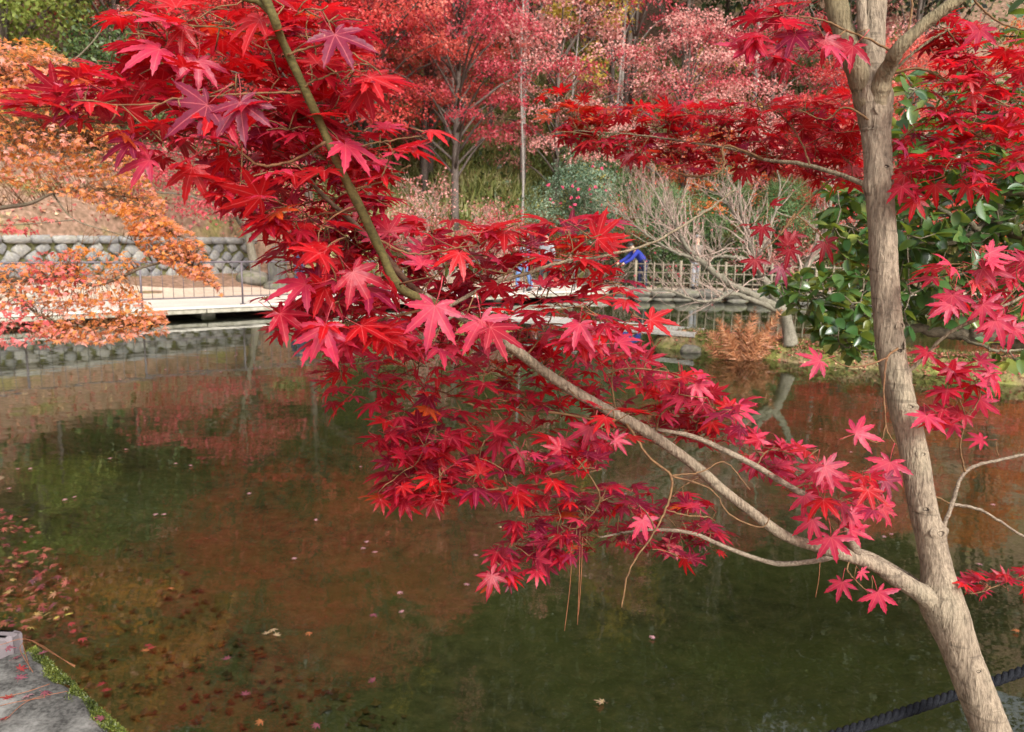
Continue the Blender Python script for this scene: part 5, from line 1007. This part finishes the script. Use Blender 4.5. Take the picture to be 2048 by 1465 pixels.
# bare pinkish shrubs
def bare(name, label, x, y, n, L, r_, lev, mat, leafm=None, nl=0, up=.3, cone=.7, cat='tree'):
    b = np.array([x, y, float(terr(x, y)) - .05]); T = thing(name, label, cat, b); mb = MB(); tips = []
    for k in range(n):
        a = k * 2.4; d = nrm(np.array([math.cos(a) * cone, math.sin(a) * cone, 1.0]) + rng.normal(size=3) * .15); grow(mb, b + rng.normal(size=3) * .04, d, L * rng.uniform(.8, 1.2), r_, lev, up, .62, (3, 4), tips, wig=.1)
    mb.build('branches', M[mat], T)
    if leafm:
        mc = MB(); tp = np.array([t_[0] for t_ in tips]); q = tp[rng.integers(len(tp), size=nl)] + rng.normal(size=(nl, 3)) * .1; bake(mc, FAR_V, FAR_F, q, nrm(rng.normal(size=(nl, 3)) + np.array([0, 0, -.4])), nrm(rng.normal(size=(nl, 3)) * .6 + np.array([0, 0, 1])), rng.uniform(.05, .09, nl)); mc.build('remaining_leaves', M[leafm], T)
    return T
bare('bare_maple', 'wide half-bare pinkish maple shrub behind the bridge railing', -2.4, 25.4, 8, 1.7, .045, 4, 'twig_pink', 'pink', 5200, .25, 1.0)
bare('bare_maple', 'half-bare rosy maple shrub left of the round camellia stems', -.5, 26.3, 6, 1.3, .035, 4, 'twig_pink', 'crimson', 2600, .25, .9)
bare('bare_shrub', 'grey bare twiggy shrub on the bank left of the lattice fence', 3.3, 25.4, 6, .7, .02, 3, 'twig_pink', None, 0, .1, 1.2, 'shrub')
bare('bare_maple', 'rosy half-bare maple behind the pale island tree', 8.6, 25.6, 5, 1.0, .03, 4, 'twig_pink', 'pink', 1500, .25, .9)

# ------------------------------------------------------------------ pale bare tree on the spit
q = G(1580, 694, .2); q[2] = terr(q[0], q[1]) - .04
BT = thing('bare_tree', 'low spreading pale bare tree with fine twigs on the grassy spit', 'tree', q); D = float(proj(q)[2])
mb = MB(); mt = MB(); tips = []
def bb(rows, tw=True, lev=2, dens=2.2, L=.42):
    Q = smoothpath([np.r_[W(a, b, D + dd), w_ * D / F / 2] for a, b, dd, w_ in rows], len(rows) * 7); Q[1:-1, :3] += rng.normal(size=(len(Q) - 2, 3)) * .006; Q[:, 3] *= 1 + .08 * np.sin(np.arange(len(Q)) * 1.7)
    tube(mb, Q[:, :3], Q[:, 3], 10 if rows[0][3] > 10 else 6)
    if tw:
        for i in range(int(len(Q) * .3), len(Q)):
            for k in range(rng.poisson(dens * .62)):
                t_ = nrm(Q[min(i + 1, len(Q) - 1), :3] - Q[max(i - 1, 0), :3] + 1e-6); grow(mt, Q[i, :3], nrm(t_ * .6 + rng.normal(size=3) * .55 + np.array([0, 0, .55])), L * rng.uniform(.6, 1.2), max(.0035, Q[i, 3] * .35), lev, .25, .55, (2, 3), tips, wig=.14)
Q = smoothpath([np.r_[q, .13], np.r_[W(1579, 670, D), .1], np.r_[W(1574, 645, D), .09], np.r_[W(1566, 622, D), .1], np.r_[W(1560, 606, D), .08]], 30)
tube(mb, Q[:, :3], Q[:, 3], 16, disp=lambda P_, a: 1 + .06 * np.sin(3 * a[None] + np.arange(len(P_))[:, None] * .3) + .03 * np.sin(7 * a[None]))
bb([(1568, 622, 0, 19), (1520, 598, -.2, 15), (1450, 562, -.5, 13), (1400, 522, -.7, 11), (1372, 492, -.8, 9), (1350, 450, -.9, 7), (1325, 405, -.9, 4), (1300, 370, -.9, 2)])
bb([(1560, 612, 0, 20), (1535, 572, .1, 17), (1512, 525, .1, 13), (1496, 475, .2, 10), (1470, 430, .3, 7), (1440, 390, .3, 4)])
bb([(1566, 610, 0, 18), (1592, 572, .1, 15), (1622, 520, .1, 12), (1650, 468, .1, 9), (1662, 400, .1, 6), (1672, 330, .1, 3)])
bb([(1560, 622, 0, 13), (1510, 602, -.3, 10), (1465, 588, -.5, 8), (1435, 600, -.6, 6), (1395, 601, -.8, 5), (1330, 580, -1, 4), (1265, 588, -1.1, 2)], dens=1.6)
bb([(1512, 525, .1, 10), (1470, 515, 0, 8), (1425, 514, -.1, 6), (1400, 525, -.2, 5), (1330, 470, -.2, 3), (1270, 430, -.2, 2)])
bb([(1496, 475, .2, 8), (1480, 405, .3, 6), (1484, 340, .3, 5), (1478, 265, .3, 3)], dens=1.2)
bb([(1622, 520, .1, 8), (1665, 500, .2, 6), (1700, 470, .3, 4), (1720, 420, .3, 2)], dens=1.5)
bb([(1512, 525, .2, 9), (1545, 440, .5, 6), (1560, 370, .6, 4), (1540, 300, .6, 2)], dens=1.3)
bb([(1400, 522, -.7, 7), (1340, 500, -.9, 5), (1280, 460, -1, 3), (1240, 425, -1, 2)]); bb([(1372, 492, -.8, 6), (1310, 440, -.5, 4), (1270, 380, -.4, 2)])
mb.build('trunk', M['bark_bare'], BT); mt.build('twigs', M['twig_pink'], BT)
mc = MB(); tp = np.array([t_[0] for t_ in tips]); n = 260; qq = tp[rng.integers(len(tp), size=n)]; bake(mc, FAR_V, FAR_F, qq, nrm(rng.normal(size=(n, 3)) + np.array([0, 0, -.6])), rvec(n), .035); mc.build('remaining_leaves', M['crimson'], BT)

# dried fern on the spit
q = G(1490, 706, .12); q[2] = terr(q[0], q[1]); FT_ = thing('dried_fern', 'rust-brown dried fern clump beside the pale bare tree on the spit', 'fern', q); Df = float(proj(q)[2])
for i, (px, py, dd) in enumerate(((1437, 640, 0), (1475, 632, .1), (1510, 617, .1), (1562, 622, 0), (1420, 665, -.1), (1540, 645, .2), (1450, 668, -.2), (1562, 668, .1), (1500, 650, -.1), (1410, 690, 0), (1470, 670, .1), (1525, 668, -.2))):
    e = W(px, py, Df + dd); s = np.linspace(0, 1, 16)[:, None]; P_ = q + (e - q) * s + np.array([0, 0, 1.0]) * np.sin(s * math.pi) * .08; mb = MB(); tube(mb, P_, np.linspace(.006, .002, 16), 4)
    T__ = nrm(np.gradient(P_, axis=0)); sd_ = nrm(np.cross(T__, np.array([0, 1.0, .3])))
    for sg in (-1, 1):
        for rep in range(7):
            k = np.arange(3, 16); pos = P_[k] + rng.normal(size=(13, 3)) * .012; ln = .12 * np.sin(np.linspace(.5, 2.9, 13)) + .03
            bake(mb, NE_V * np.array([1.9, 1, 1]), NE_F, pos, nrm(sg * sd_[k] + T__[k] * .7 + rng.normal(size=(13, 3)) * .3), rvec(13), ln)
    mb.build('frond', M['rust'], FT_)
# strap-leaved tuft behind the railing
q = G(608, 560, .35); q[2] = terr(q[0], q[1]); ST = thing('strap_leaf_plant', 'green strap-leaved tuft between the railing and the white boulder', 'plant', q)
for i in range(70):
    a = rng.uniform(0, 6.28); L = rng.uniform(.6, 1.0); o_ = np.array([math.cos(a), math.sin(a), 0]); s = np.linspace(0, 1, 7); P_ = q + o_[None] * (L * .75 * s ** 1.3)[:, None] + np.array([0, 0, 1.0]) * (L * (1.0 * s - .75 * s * s))[:, None]
    w_ = np.cross(o_, [0, 0, 1.0]) * .022; ww = (1 - s ** 2.5)[:, None] * w_; V = np.concatenate([P_ - ww, P_ + ww]); k = np.arange(6); mb = MB(); mb.add(V, np.stack([k, k + 1, k + 8, k + 7], -1)); mb.build('leaf', M['iris'], ST)

# ------------------------------------------------------------------ stuff: undergrowth, litter
def scatter_hill(name, lab, n, xr, yr, mat, tpl, size, updir, zoff, cat, test=None):
    x = rng.uniform(*xr, n); y = rng.uniform(*yr, n); s = y - np.interp(x, HILL[:, 0], HILL[:, 1]); k = (s > .15)
    if test is not None: k &= test(x, y, s)
    x, y = x[k], y[k]; z = terr(x, y); m_ = len(x); mb = MB(); Y = nrm(rng.normal(size=(m_, 3)) * .55 + np.array([0, 0, updir])); bake(mb, tpl[0], tpl[1], np.c_[x, y, z + rng.uniform(*zoff, m_)], Y, rvec(m_) + np.array([0, -.4, .6]), rng.uniform(.6, 1.4, m_) * size)
    o = mb.build(name, M[mat], kind='stuff'); tag(o, lab, cat); return o
ns = lambda x, y: np.sin(x * .55 + 1.3) + np.sin(y * .6 + x * .3) + np.sin(x * 1.7 - y * .9) * .6
scatter_hill('bamboo_grass', 'pale green and straw-coloured bamboo grass covering the hillside', 85000, (-8, 20), (25, 42), 'grass', (NE_V * np.array([2.4, 1, 1]), NE_F), .5, .7, (0, .25), 'undergrowth')
scatter_hill('hillside_shrubs', 'dark green low shrubs and ground cover between the hillside trees', 60000, (-30, 32), (19, 62), 'green', (DI_V, DI_F), .22, .4, (0, .7), 'undergrowth', lambda x, y, s: (ns(x, y) > .35) & ((x > -9) | (s > 3)))
scatter_hill('hillside_litter', 'brown fallen leaves strewn over the slope above the stone wall', 30000, (-22, 14), (17, 34), 'litter', (FAR_V, FAR_F), .1, 0, (.0, .04), 'fallen leaves', lambda x, y, s: s < 8)
n = 9000; k = rng.integers(len(SPIT) - 2, size=n); f = rng.random(n)[:, None]; c_ = SPIT[k] * (1 - f) + SPIT[k + 1] * f + rng.normal(size=(n, 2)) * .33; z = terr(c_[:, 0], c_[:, 1]); ok = z > -.01; c_, z = c_[ok], z[ok]; m_ = len(z)
mb = MB(); bake(mb, FAR_V, FAR_F, np.c_[c_, z + .012], nrm(rng.normal(size=(m_, 3)) * np.array([1, 1, .25])), nrm(rng.normal(size=(m_, 3)) * .3 + np.array([0, 0, 1])), rng.uniform(.03, .06, m_)); tag(mb.build('spit_litter', M['litter'], kind='stuff'), 'red fallen leaves scattered over the mossy spit', 'fallen leaves')
n = 16000; k = rng.integers(len(SPIT) - 2, size=n); f = rng.random(n)[:, None]; c_ = SPIT[k] * (1 - f) + SPIT[k + 1] * f + rng.normal(size=(n, 2)) * .33; c2 = np.c_[-.55 + rng.normal(size=2500) * .55, 14.7 + rng.normal(size=2500) * .3]; c_ = np.vstack([c_[ns(c_[:, 0] * 4, c_[:, 1] * 4) > -.2], c2]); z = terr(c_[:, 0], c_[:, 1]); ok = z > .0; c_, z = c_[ok], z[ok]; m_ = len(z)
mb = MB(); bake(mb, NE_V * np.array([2.2, 1, 1]), NE_F, np.c_[c_, z - .005], nrm(rng.normal(size=(m_, 3)) * .5 + np.array([0, 0, 1])), rvec(m_), rng.uniform(.03, .085, m_)); tag(mb.build('spit_grass', M['moss'], kind='stuff'), 'short moss and grass growing on the spit and islet', 'grass')
n = 2600; x = rng.uniform(-6, 3.2, n); y = rng.uniform(-1, 6.5, n); ok = ~inpoly(POND, x, y) & (polydist(POND, x, y) > .06) & (np.hypot(x, y) > .3); x, y = x[ok], y[ok]; m_ = len(x); mb = MB()
bake(mb, FAR_V, FAR_F, np.c_[x, y, terr(x, y) + .012], nrm(rng.normal(size=(m_, 3)) * np.array([1, 1, .12])), nrm(rng.normal(size=(m_, 3)) * .25 + np.array([0, 0, 1])), rng.uniform(.03, .055, m_)); tag(mb.build('bank_litter', M['litter'], kind='stuff'), 'fallen maple leaves strewn over the near bank', 'fallen leaves')
# leaf litter drifting at the left shore, partly afloat
q = samplepoly([(0, 1010), (60, 1040), (110, 1120), (160, 1180), (150, 1230), (60, 1262), (-120, 1262), (-160, 1000)], 380); P_ = np.array([G(a, b, 0.0) for a, b in q]); P_[:, 2] = np.maximum(terr(P_[:, 0], P_[:, 1]), .002) + .006 + rng.random(len(P_)) * .012; mb = MB()
for i, p_ in enumerate(P_):
    V, Fs, _ = SIMPLE[i % 5]; a = rng.uniform(0, 6.28); tip = np.array([math.cos(a), math.sin(a), rng.uniform(-.1, .2)]); z_ = nrm(np.array([0, 0, 1.0]) + rng.normal(size=3) * .25); z_ = nrm(z_ - tip * (z_ @ tip)); x_ = np.cross(tip, z_); mb.add(p_ + rng.uniform(.018, .036) * (V[:, :1] * x_ + V[:, 1:2] * tip + V[:, 2:] * z_), Fs)
tag(mb.build('shore_litter', M['shore'], kind='stuff'), 'drift of red, yellow and purple fallen leaves along the left shore', 'fallen leaves')
q = samplepoly([(0, 1000), (300, 1010), (520, 1200), (800, 1300), (1500, 1465), (240, 1465), (60, 1280), (0, 1250)], 380); P_ = np.array([G(a, b, 0.0) for a, b in q]); zt = terr(P_[:, 0], P_[:, 1]); mb = MB(); m_ = len(P_)
bake(mb, FAR_V, FAR_F, np.c_[P_[:, :2], np.minimum(zt, -.01) + .012], nrm(rng.normal(size=(m_, 3)) * np.array([1, 1, .1])), nrm(rng.normal(size=(m_, 3)) * .2 + np.array([0, 0, 1])), rng.uniform(.03, .06, m_)); tag(mb.build('sunken_leaves', M['sunken'], kind='stuff'), 'dull brown sunken leaves on the shallow pond bed near the coping', 'fallen leaves')
# ------------------------------------------------------------------ floating leaves, one by one
PK, YE, OG, PU, RD = (0.68, 0.40, 0.34), (0.62, 0.5, 0.22), (0.5, 0.2, 0.05), (0.27, 0.10, 0.11), (0.36, 0.05, 0.04)
def fl(px, py, s, colr, label, z=.006, tilt=.05, group='fallen leaves floating on the pond'):
    p = G(px, py, z); a = rng.uniform(0, 6.28); tip = nrm(np.array([math.cos(a), math.sin(a), rng.uniform(-tilt, tilt)])); zz = nrm(np.array([0, 0, 1.0]) + rng.normal(size=3) * tilt); zz = nrm(zz - tip * (zz @ tip)); x_ = np.cross(tip, zz)
    p[2] += .22 * s; return tag(inst('fallen_leaf', LM[rng.integers(14)], None, mat4(p, x_, tip, zz, s, None, s * .5), np.array(colr) * rng.uniform(.85, 1.1)), label, 'leaf', group)
LP = 'small pale pink fallen maple leaf floating on the dark pond'
for a, b in ((380, 933), (500, 988), (312, 1030), (330, 1030), (630, 1042), (590, 1118), (735, 1086), (728, 1098), (751, 1107), (950, 1113), (935, 1170), (797, 1187), (806, 1225), (35, 940), (60, 938), (130, 1000), (150, 996), (20, 978), (250, 900), (220, 918), (352, 928), (1308, 1277), (1785, 1070), (1770, 1075), (1960, 1130), (1985, 1010), (1870, 1120), (720, 935), (1250, 990), (470, 713), (500, 690), (410, 702), (520, 735), (440, 745), (240, 760), (160, 785), (330, 740), (1600, 900), (1700, 905), (1640, 860), (1540, 800)):
    fl(a, b, .026 if b > 900 else .03, PK, LP)
for a, b in ((455, 1321), (490, 1393), (635, 1453), (748, 1363), (745, 1232)): fl(a, b, .03, PU, 'mauve fallen maple leaf floating near the foot of the pond', group='mauve leaves floating on the pond')
for a, b in ((1205, 1408),): fl(a, b, .036, YE, 'pale yellow star-shaped maple leaf floating alone on open water')
for a, b in ((1000, 1057), (545, 1262), (552, 1274), (535, 1270)): fl(a, b, .03, YE, 'cream-yellow fallen maple leaf floating on the pond', group='cream leaves floating on the pond')
for a, b in ((2036, 1265), (523, 1446), (620, 1268), (340, 1180), (290, 1305)): fl(a, b, .03, OG, 'orange fallen maple leaf floating on the pond', group='orange leaves floating on the pond')
for a, b in ((150, 1265), (165, 1280), (295, 1295), (300, 1300), (205, 1372), (212, 1385), (140, 1250)): fl(a, b, .03, RD, 'red fallen maple leaf floating beside the stone coping', group='red leaves floating beside the coping')
for a, b, c_ in ((18, 1400, RD), (30, 1320, PU), (40, 1360, PU), (85, 1310, PU), (55, 1395, PK), (88, 1388, PU), (12, 1440, RD), (205, 1440, PU), (40, 1342, RD), (15, 1300, PU)): fl(a, b, .03, c_, 'crumpled fallen maple leaf lying on the grey stone coping', z=ctop + .002, tilt=.3, group='leaves lying on the coping')
# dry pine needles: on the coping and caught in the maple
def needle(pts, label, group, r_=.0011):
    mb = MB(); tube(mb, smoothpath(pts, 10), r_, 4); return tag(mb.build('pine_needle', M['needle']), label, 'pine needle', group)
for a in (((0, 1290), (60, 1280), (150, 1335)), ((45, 1285), (60, 1340)), ((10, 1440), (60, 1400), (135, 1383)), ((0, 1395), (50, 1385), (100, 1368)), ((60, 1280), (110, 1310), (150, 1332)), ((0, 1412), (30, 1405), (90, 1395)), ((50, 1283), (40, 1300), (66, 1345))):
    needle([G(*q, ctop + .008 + .006 * k) for k, q in enumerate(a)], 'long reddish dry pine needle lying on the stone coping', 'needles on the coping')
for px_, py0, py1, dx in ((1145, 1075, 1262, -16), (1160, 1060, 1250, -5), (1165, 1075, 1230, -8), (1640, 1125, 1195, -9)):
    needle([W(px_, py0, 1.42), W(px_ + dx * .3, (py0 + py1) / 2, 1.42), W(px_ + dx, py1, 1.42)], 'dry brown pine needle dangling from the lower maple twigs', 'needles caught in the maple', .0006)

# ------------------------------------------------------------------ people on the far path
M['skin'] = flat('skin', (0.5, 0.31, 0.22), .55, .08); M['hair'] = flat('dark_hair', (0.02, 0.017, 0.015), .5, .3, 60); M['hair_grey'] = flat('grey_hair', (0.2, 0.2, 0.2), .6, .2, 60)
CLO = {k: flat(k + '_cloth', c_, .85, .2, 40, .3) for k, c_ in dict(navy=(.02, .025, .06), jeans=(.12, .2, .38), blue=(.015, .025, .2), beige=(.17, .145, .12), grey=(.22, .22, .23), black=(.02, .02, .022), white=(.6, .6, .6), mask=(.35, .55, .7)).items()}
mm, t, out = newmat('checked_shirt'); c = coords(t, (1, 1, 1)); wv = N(t, 'TexWave', Scale=7.0, Distortion=.5); t.links.new(c, wv.inputs[0]); pn_ = N(t, 'BsdfPrincipled', Roughness=.85); t.links.new(ramp(t, wv.outputs[1], [(.4, (.03, .04, .09)), (.6, (.4, .43, .5))]), pn_.inputs[0]); t.links.new(pn_.outputs[0], out.inputs[0]); CLO['checked'] = mm
def skinmesh(name, V, E, R, mat, parent, root=0):
    me = bpy.data.meshes.new(name); me.from_pydata([tuple(v_) for v_ in V], E, []); o = bpy.data.objects.new(name, me); COL.objects.link(o); o.parent = parent
    sk = o.modifiers.new('skin', 'SKIN'); sk.use_smooth_shade = True
    for i, r_ in enumerate(R): me.skin_vertices[0].data[i].radius = (r_ if isinstance(r_, tuple) else (r_, r_)); me.skin_vertices[0].data[i].use_root = (i == root)
    ss = o.modifiers.new('sub', 'SUBSURF'); ss.levels = 1; ss.render_levels = 2; me.materials.append(mat); return o
def person(label, x, y, yaw, top, legs, hair='hair', h=1.66, bend=0.0, z=.247, arms=((.25, -.25), (.2, -.2)), mask=False, step=.1, bag=False):
    T = thing('person', label, 'person', (x, y, z)); T.rotation_euler.z = yaw; k = h / 1.66
    cb_, sb_ = math.cos(bend), math.sin(bend)
    def up_(px_, pz, py=0.0):            # torso point, bent forward (-y) about the hips
        dz = pz - .92; return np.array([px_, -sb_ * dz + py * cb_, .92 + cb_ * dz + py * sb_]) * k
    def leg(s): return [np.array([s * .09, .0, .88]) * k, np.array([s * .1, -.03 + s * step * .4, .47]) * k, np.array([s * .1, s * step * .5 + .02, .08]) * k, np.array([s * .105, s * step * .5 - .13, .035]) * k]
    tor = [up_(0, .92), up_(0, 1.1), up_(0, 1.3), up_(0, 1.42), up_(0, 1.5, -.01), up_(0, 1.585, -.03), up_(0, 1.65, -.015)]
    def arm(s, sw, fw): a = up_(s * .17, 1.36); b_ = a + np.array([s * .06, -fw * .3, -.27]) * k; c_ = b_ + np.array([-s * .02, -sw * .5 - .08, -.2 + abs(sw) * .25]) * k; return [a, b_, c_, c_ + nrm(c_ - b_) * .09 * k]
    la, ra_ = arm(-1, *arms[0]), arm(1, *arms[1]); ll, rl_ = leg(-1), leg(1)
    V = tor + la + ra_ + ll + rl_; E = [(i, i + 1) for i in range(6)] + [(2, 7), (7, 8), (8, 9), (9, 10), (2, 11), (11, 12), (12, 13), (13, 14), (0, 15), (15, 16), (16, 17), (17, 18), (0, 19), (19, 20), (20, 21), (21, 22)]
    R = [.12, .115, .12, .052, .062, .088, .062] + [.055, .042, .032, .034] * 2 + [.08, .058, .04, .03] * 2
    skinmesh('body', V, E, [r_ * k for r_ in R], M['skin'], T)
    n_ = nrm(tor[3] - tor[2]); skinmesh('jacket', [tor[0] - n_ * .05, tor[1], tor[2], tor[2] + (tor[3] - tor[2]) * .55, *la[:3], *ra_[:3]], [(0, 1), (1, 2), (2, 3), (2, 4), (4, 5), (5, 6), (2, 7), (7, 8), (8, 9)], [r_ * k for r_ in (.15, .145, .15, .09, .078, .062, .05, .078, .062, .05)], CLO[top], T)
    skinmesh('trousers', [tor[0], *ll[:3], *rl_[:3]], [(0, 1), (1, 2), (2, 3), (0, 4), (4, 5), (5, 6)], [r_ * k for r_ in (.135, .095, .074, .06, .095, .074, .06)], CLO[legs], T)
    for L in (ll, rl_): skinmesh('shoe', [L[2] + np.array([0, .03, -.01]), L[3] + np.array([0, -.02, .005])], [(0, 1)], [.05 * k, .045 * k], CLO['black'], T)
    hd = (tor[5] + tor[6]) / 2; f = nrm(tor[6] - tor[4]); bk = np.cross(np.array([1.0, 0, 0]), f); mb = MB(); U = rvec(1)
    th = np.linspace(0, 1.75, 7); ph = np.linspace(0, 2 * math.pi, 14, endpoint=False); vv = []
    for a in th:
        for b_ in ph:
            cut = 1.0 if math.sin(b_) > -.35 else .62; aa = a * cut; vv.append(hd + k * (.108 * math.sin(aa) * math.cos(b_) * np.array([1, 0, 0]) + .12 * math.sin(aa) * math.sin(b_) * np.array([0, cb_, sb_]) + .118 * math.cos(aa) * f + .012 * f))
    i = (np.arange(6)[:, None] * 14); j = np.arange(14)[None]; mb.add(np.array(vv), np.stack([i + j, i + 14 + j, i + 14 + (j + 1) % 14, i + (j + 1) % 14], -1).reshape(-1, 4)); o = bpy.data.objects.new('hair', mb.mesh('hair', M[hair])); COL.objects.link(o); o.parent = T
    mb = MB(); fz = hd - np.array([0, cb_, sb_]) * .098 * k; box(mb, fz + f * -.005, (.022, .03, .035), bev=.006); o = bpy.data.objects.new('nose', mb.mesh('nose', M['skin'])); COL.objects.link(o); o.parent = T
    if mask:
        mb = MB(); box(mb, fz - f * .04 * k + np.array([0, -.004, 0]), (.12, .05, .085), bev=.02); o = bpy.data.objects.new('mask', mb.mesh('mask', CLO['mask'])); COL.objects.link(o); o.parent = T
    if bag:
        mb = MB(); box(mb, (tor[1] + tor[2]) / 2 + np.array([0, .2, 0]) * k, (.3, .16, .4), bev=.05); o = bpy.data.objects.new('backpack', mb.mesh('backpack', CLO['black'])); COL.objects.link(o); o.parent = T
    return T
person('person with grey hair in a checked navy shirt and blue jeans walking on the bridge', .30, 22.1, -1.2, 'checked', 'jeans', 'hair_grey', 1.66, step=.35)
person('dark-haired person with a pale blue mask and dark bag beside the one in jeans', .95, 22.6, -.5, 'grey', 'black', 'hair', 1.64, mask=True, bag=True, step=.2)
person('person in a bright blue jacket stooping behind the lattice fence', 4.15, 24.3, -1.3, 'blue', 'navy', 'hair', 1.6, bend=.75, arms=((.3, .9), (.3, .9)), z=.24)
person('person with grey hair in a beige coat standing behind the lattice fence', 5.9, 24.6, .3, 'beige', 'grey', 'hair_grey', 1.68, z=.24)
person('dark-haired person in navy standing by the stone marker', -6.15, 21.6, .6, 'navy', 'navy', 'hair', 1.68, z=float(terr(-6.15, 21.6)) + .02)
person('person in grey and black walking behind the drooping maple branch', -4.75, 21.9, 1.2, 'grey', 'black', 'hair', 1.66, step=.3, z=.26)
for o in bpy.data.objects:
    if o.type == 'MESH' and o.parent is None and 'label' not in o and o.get('kind') not in ('structure',): print('UNLABELLED', o.name)
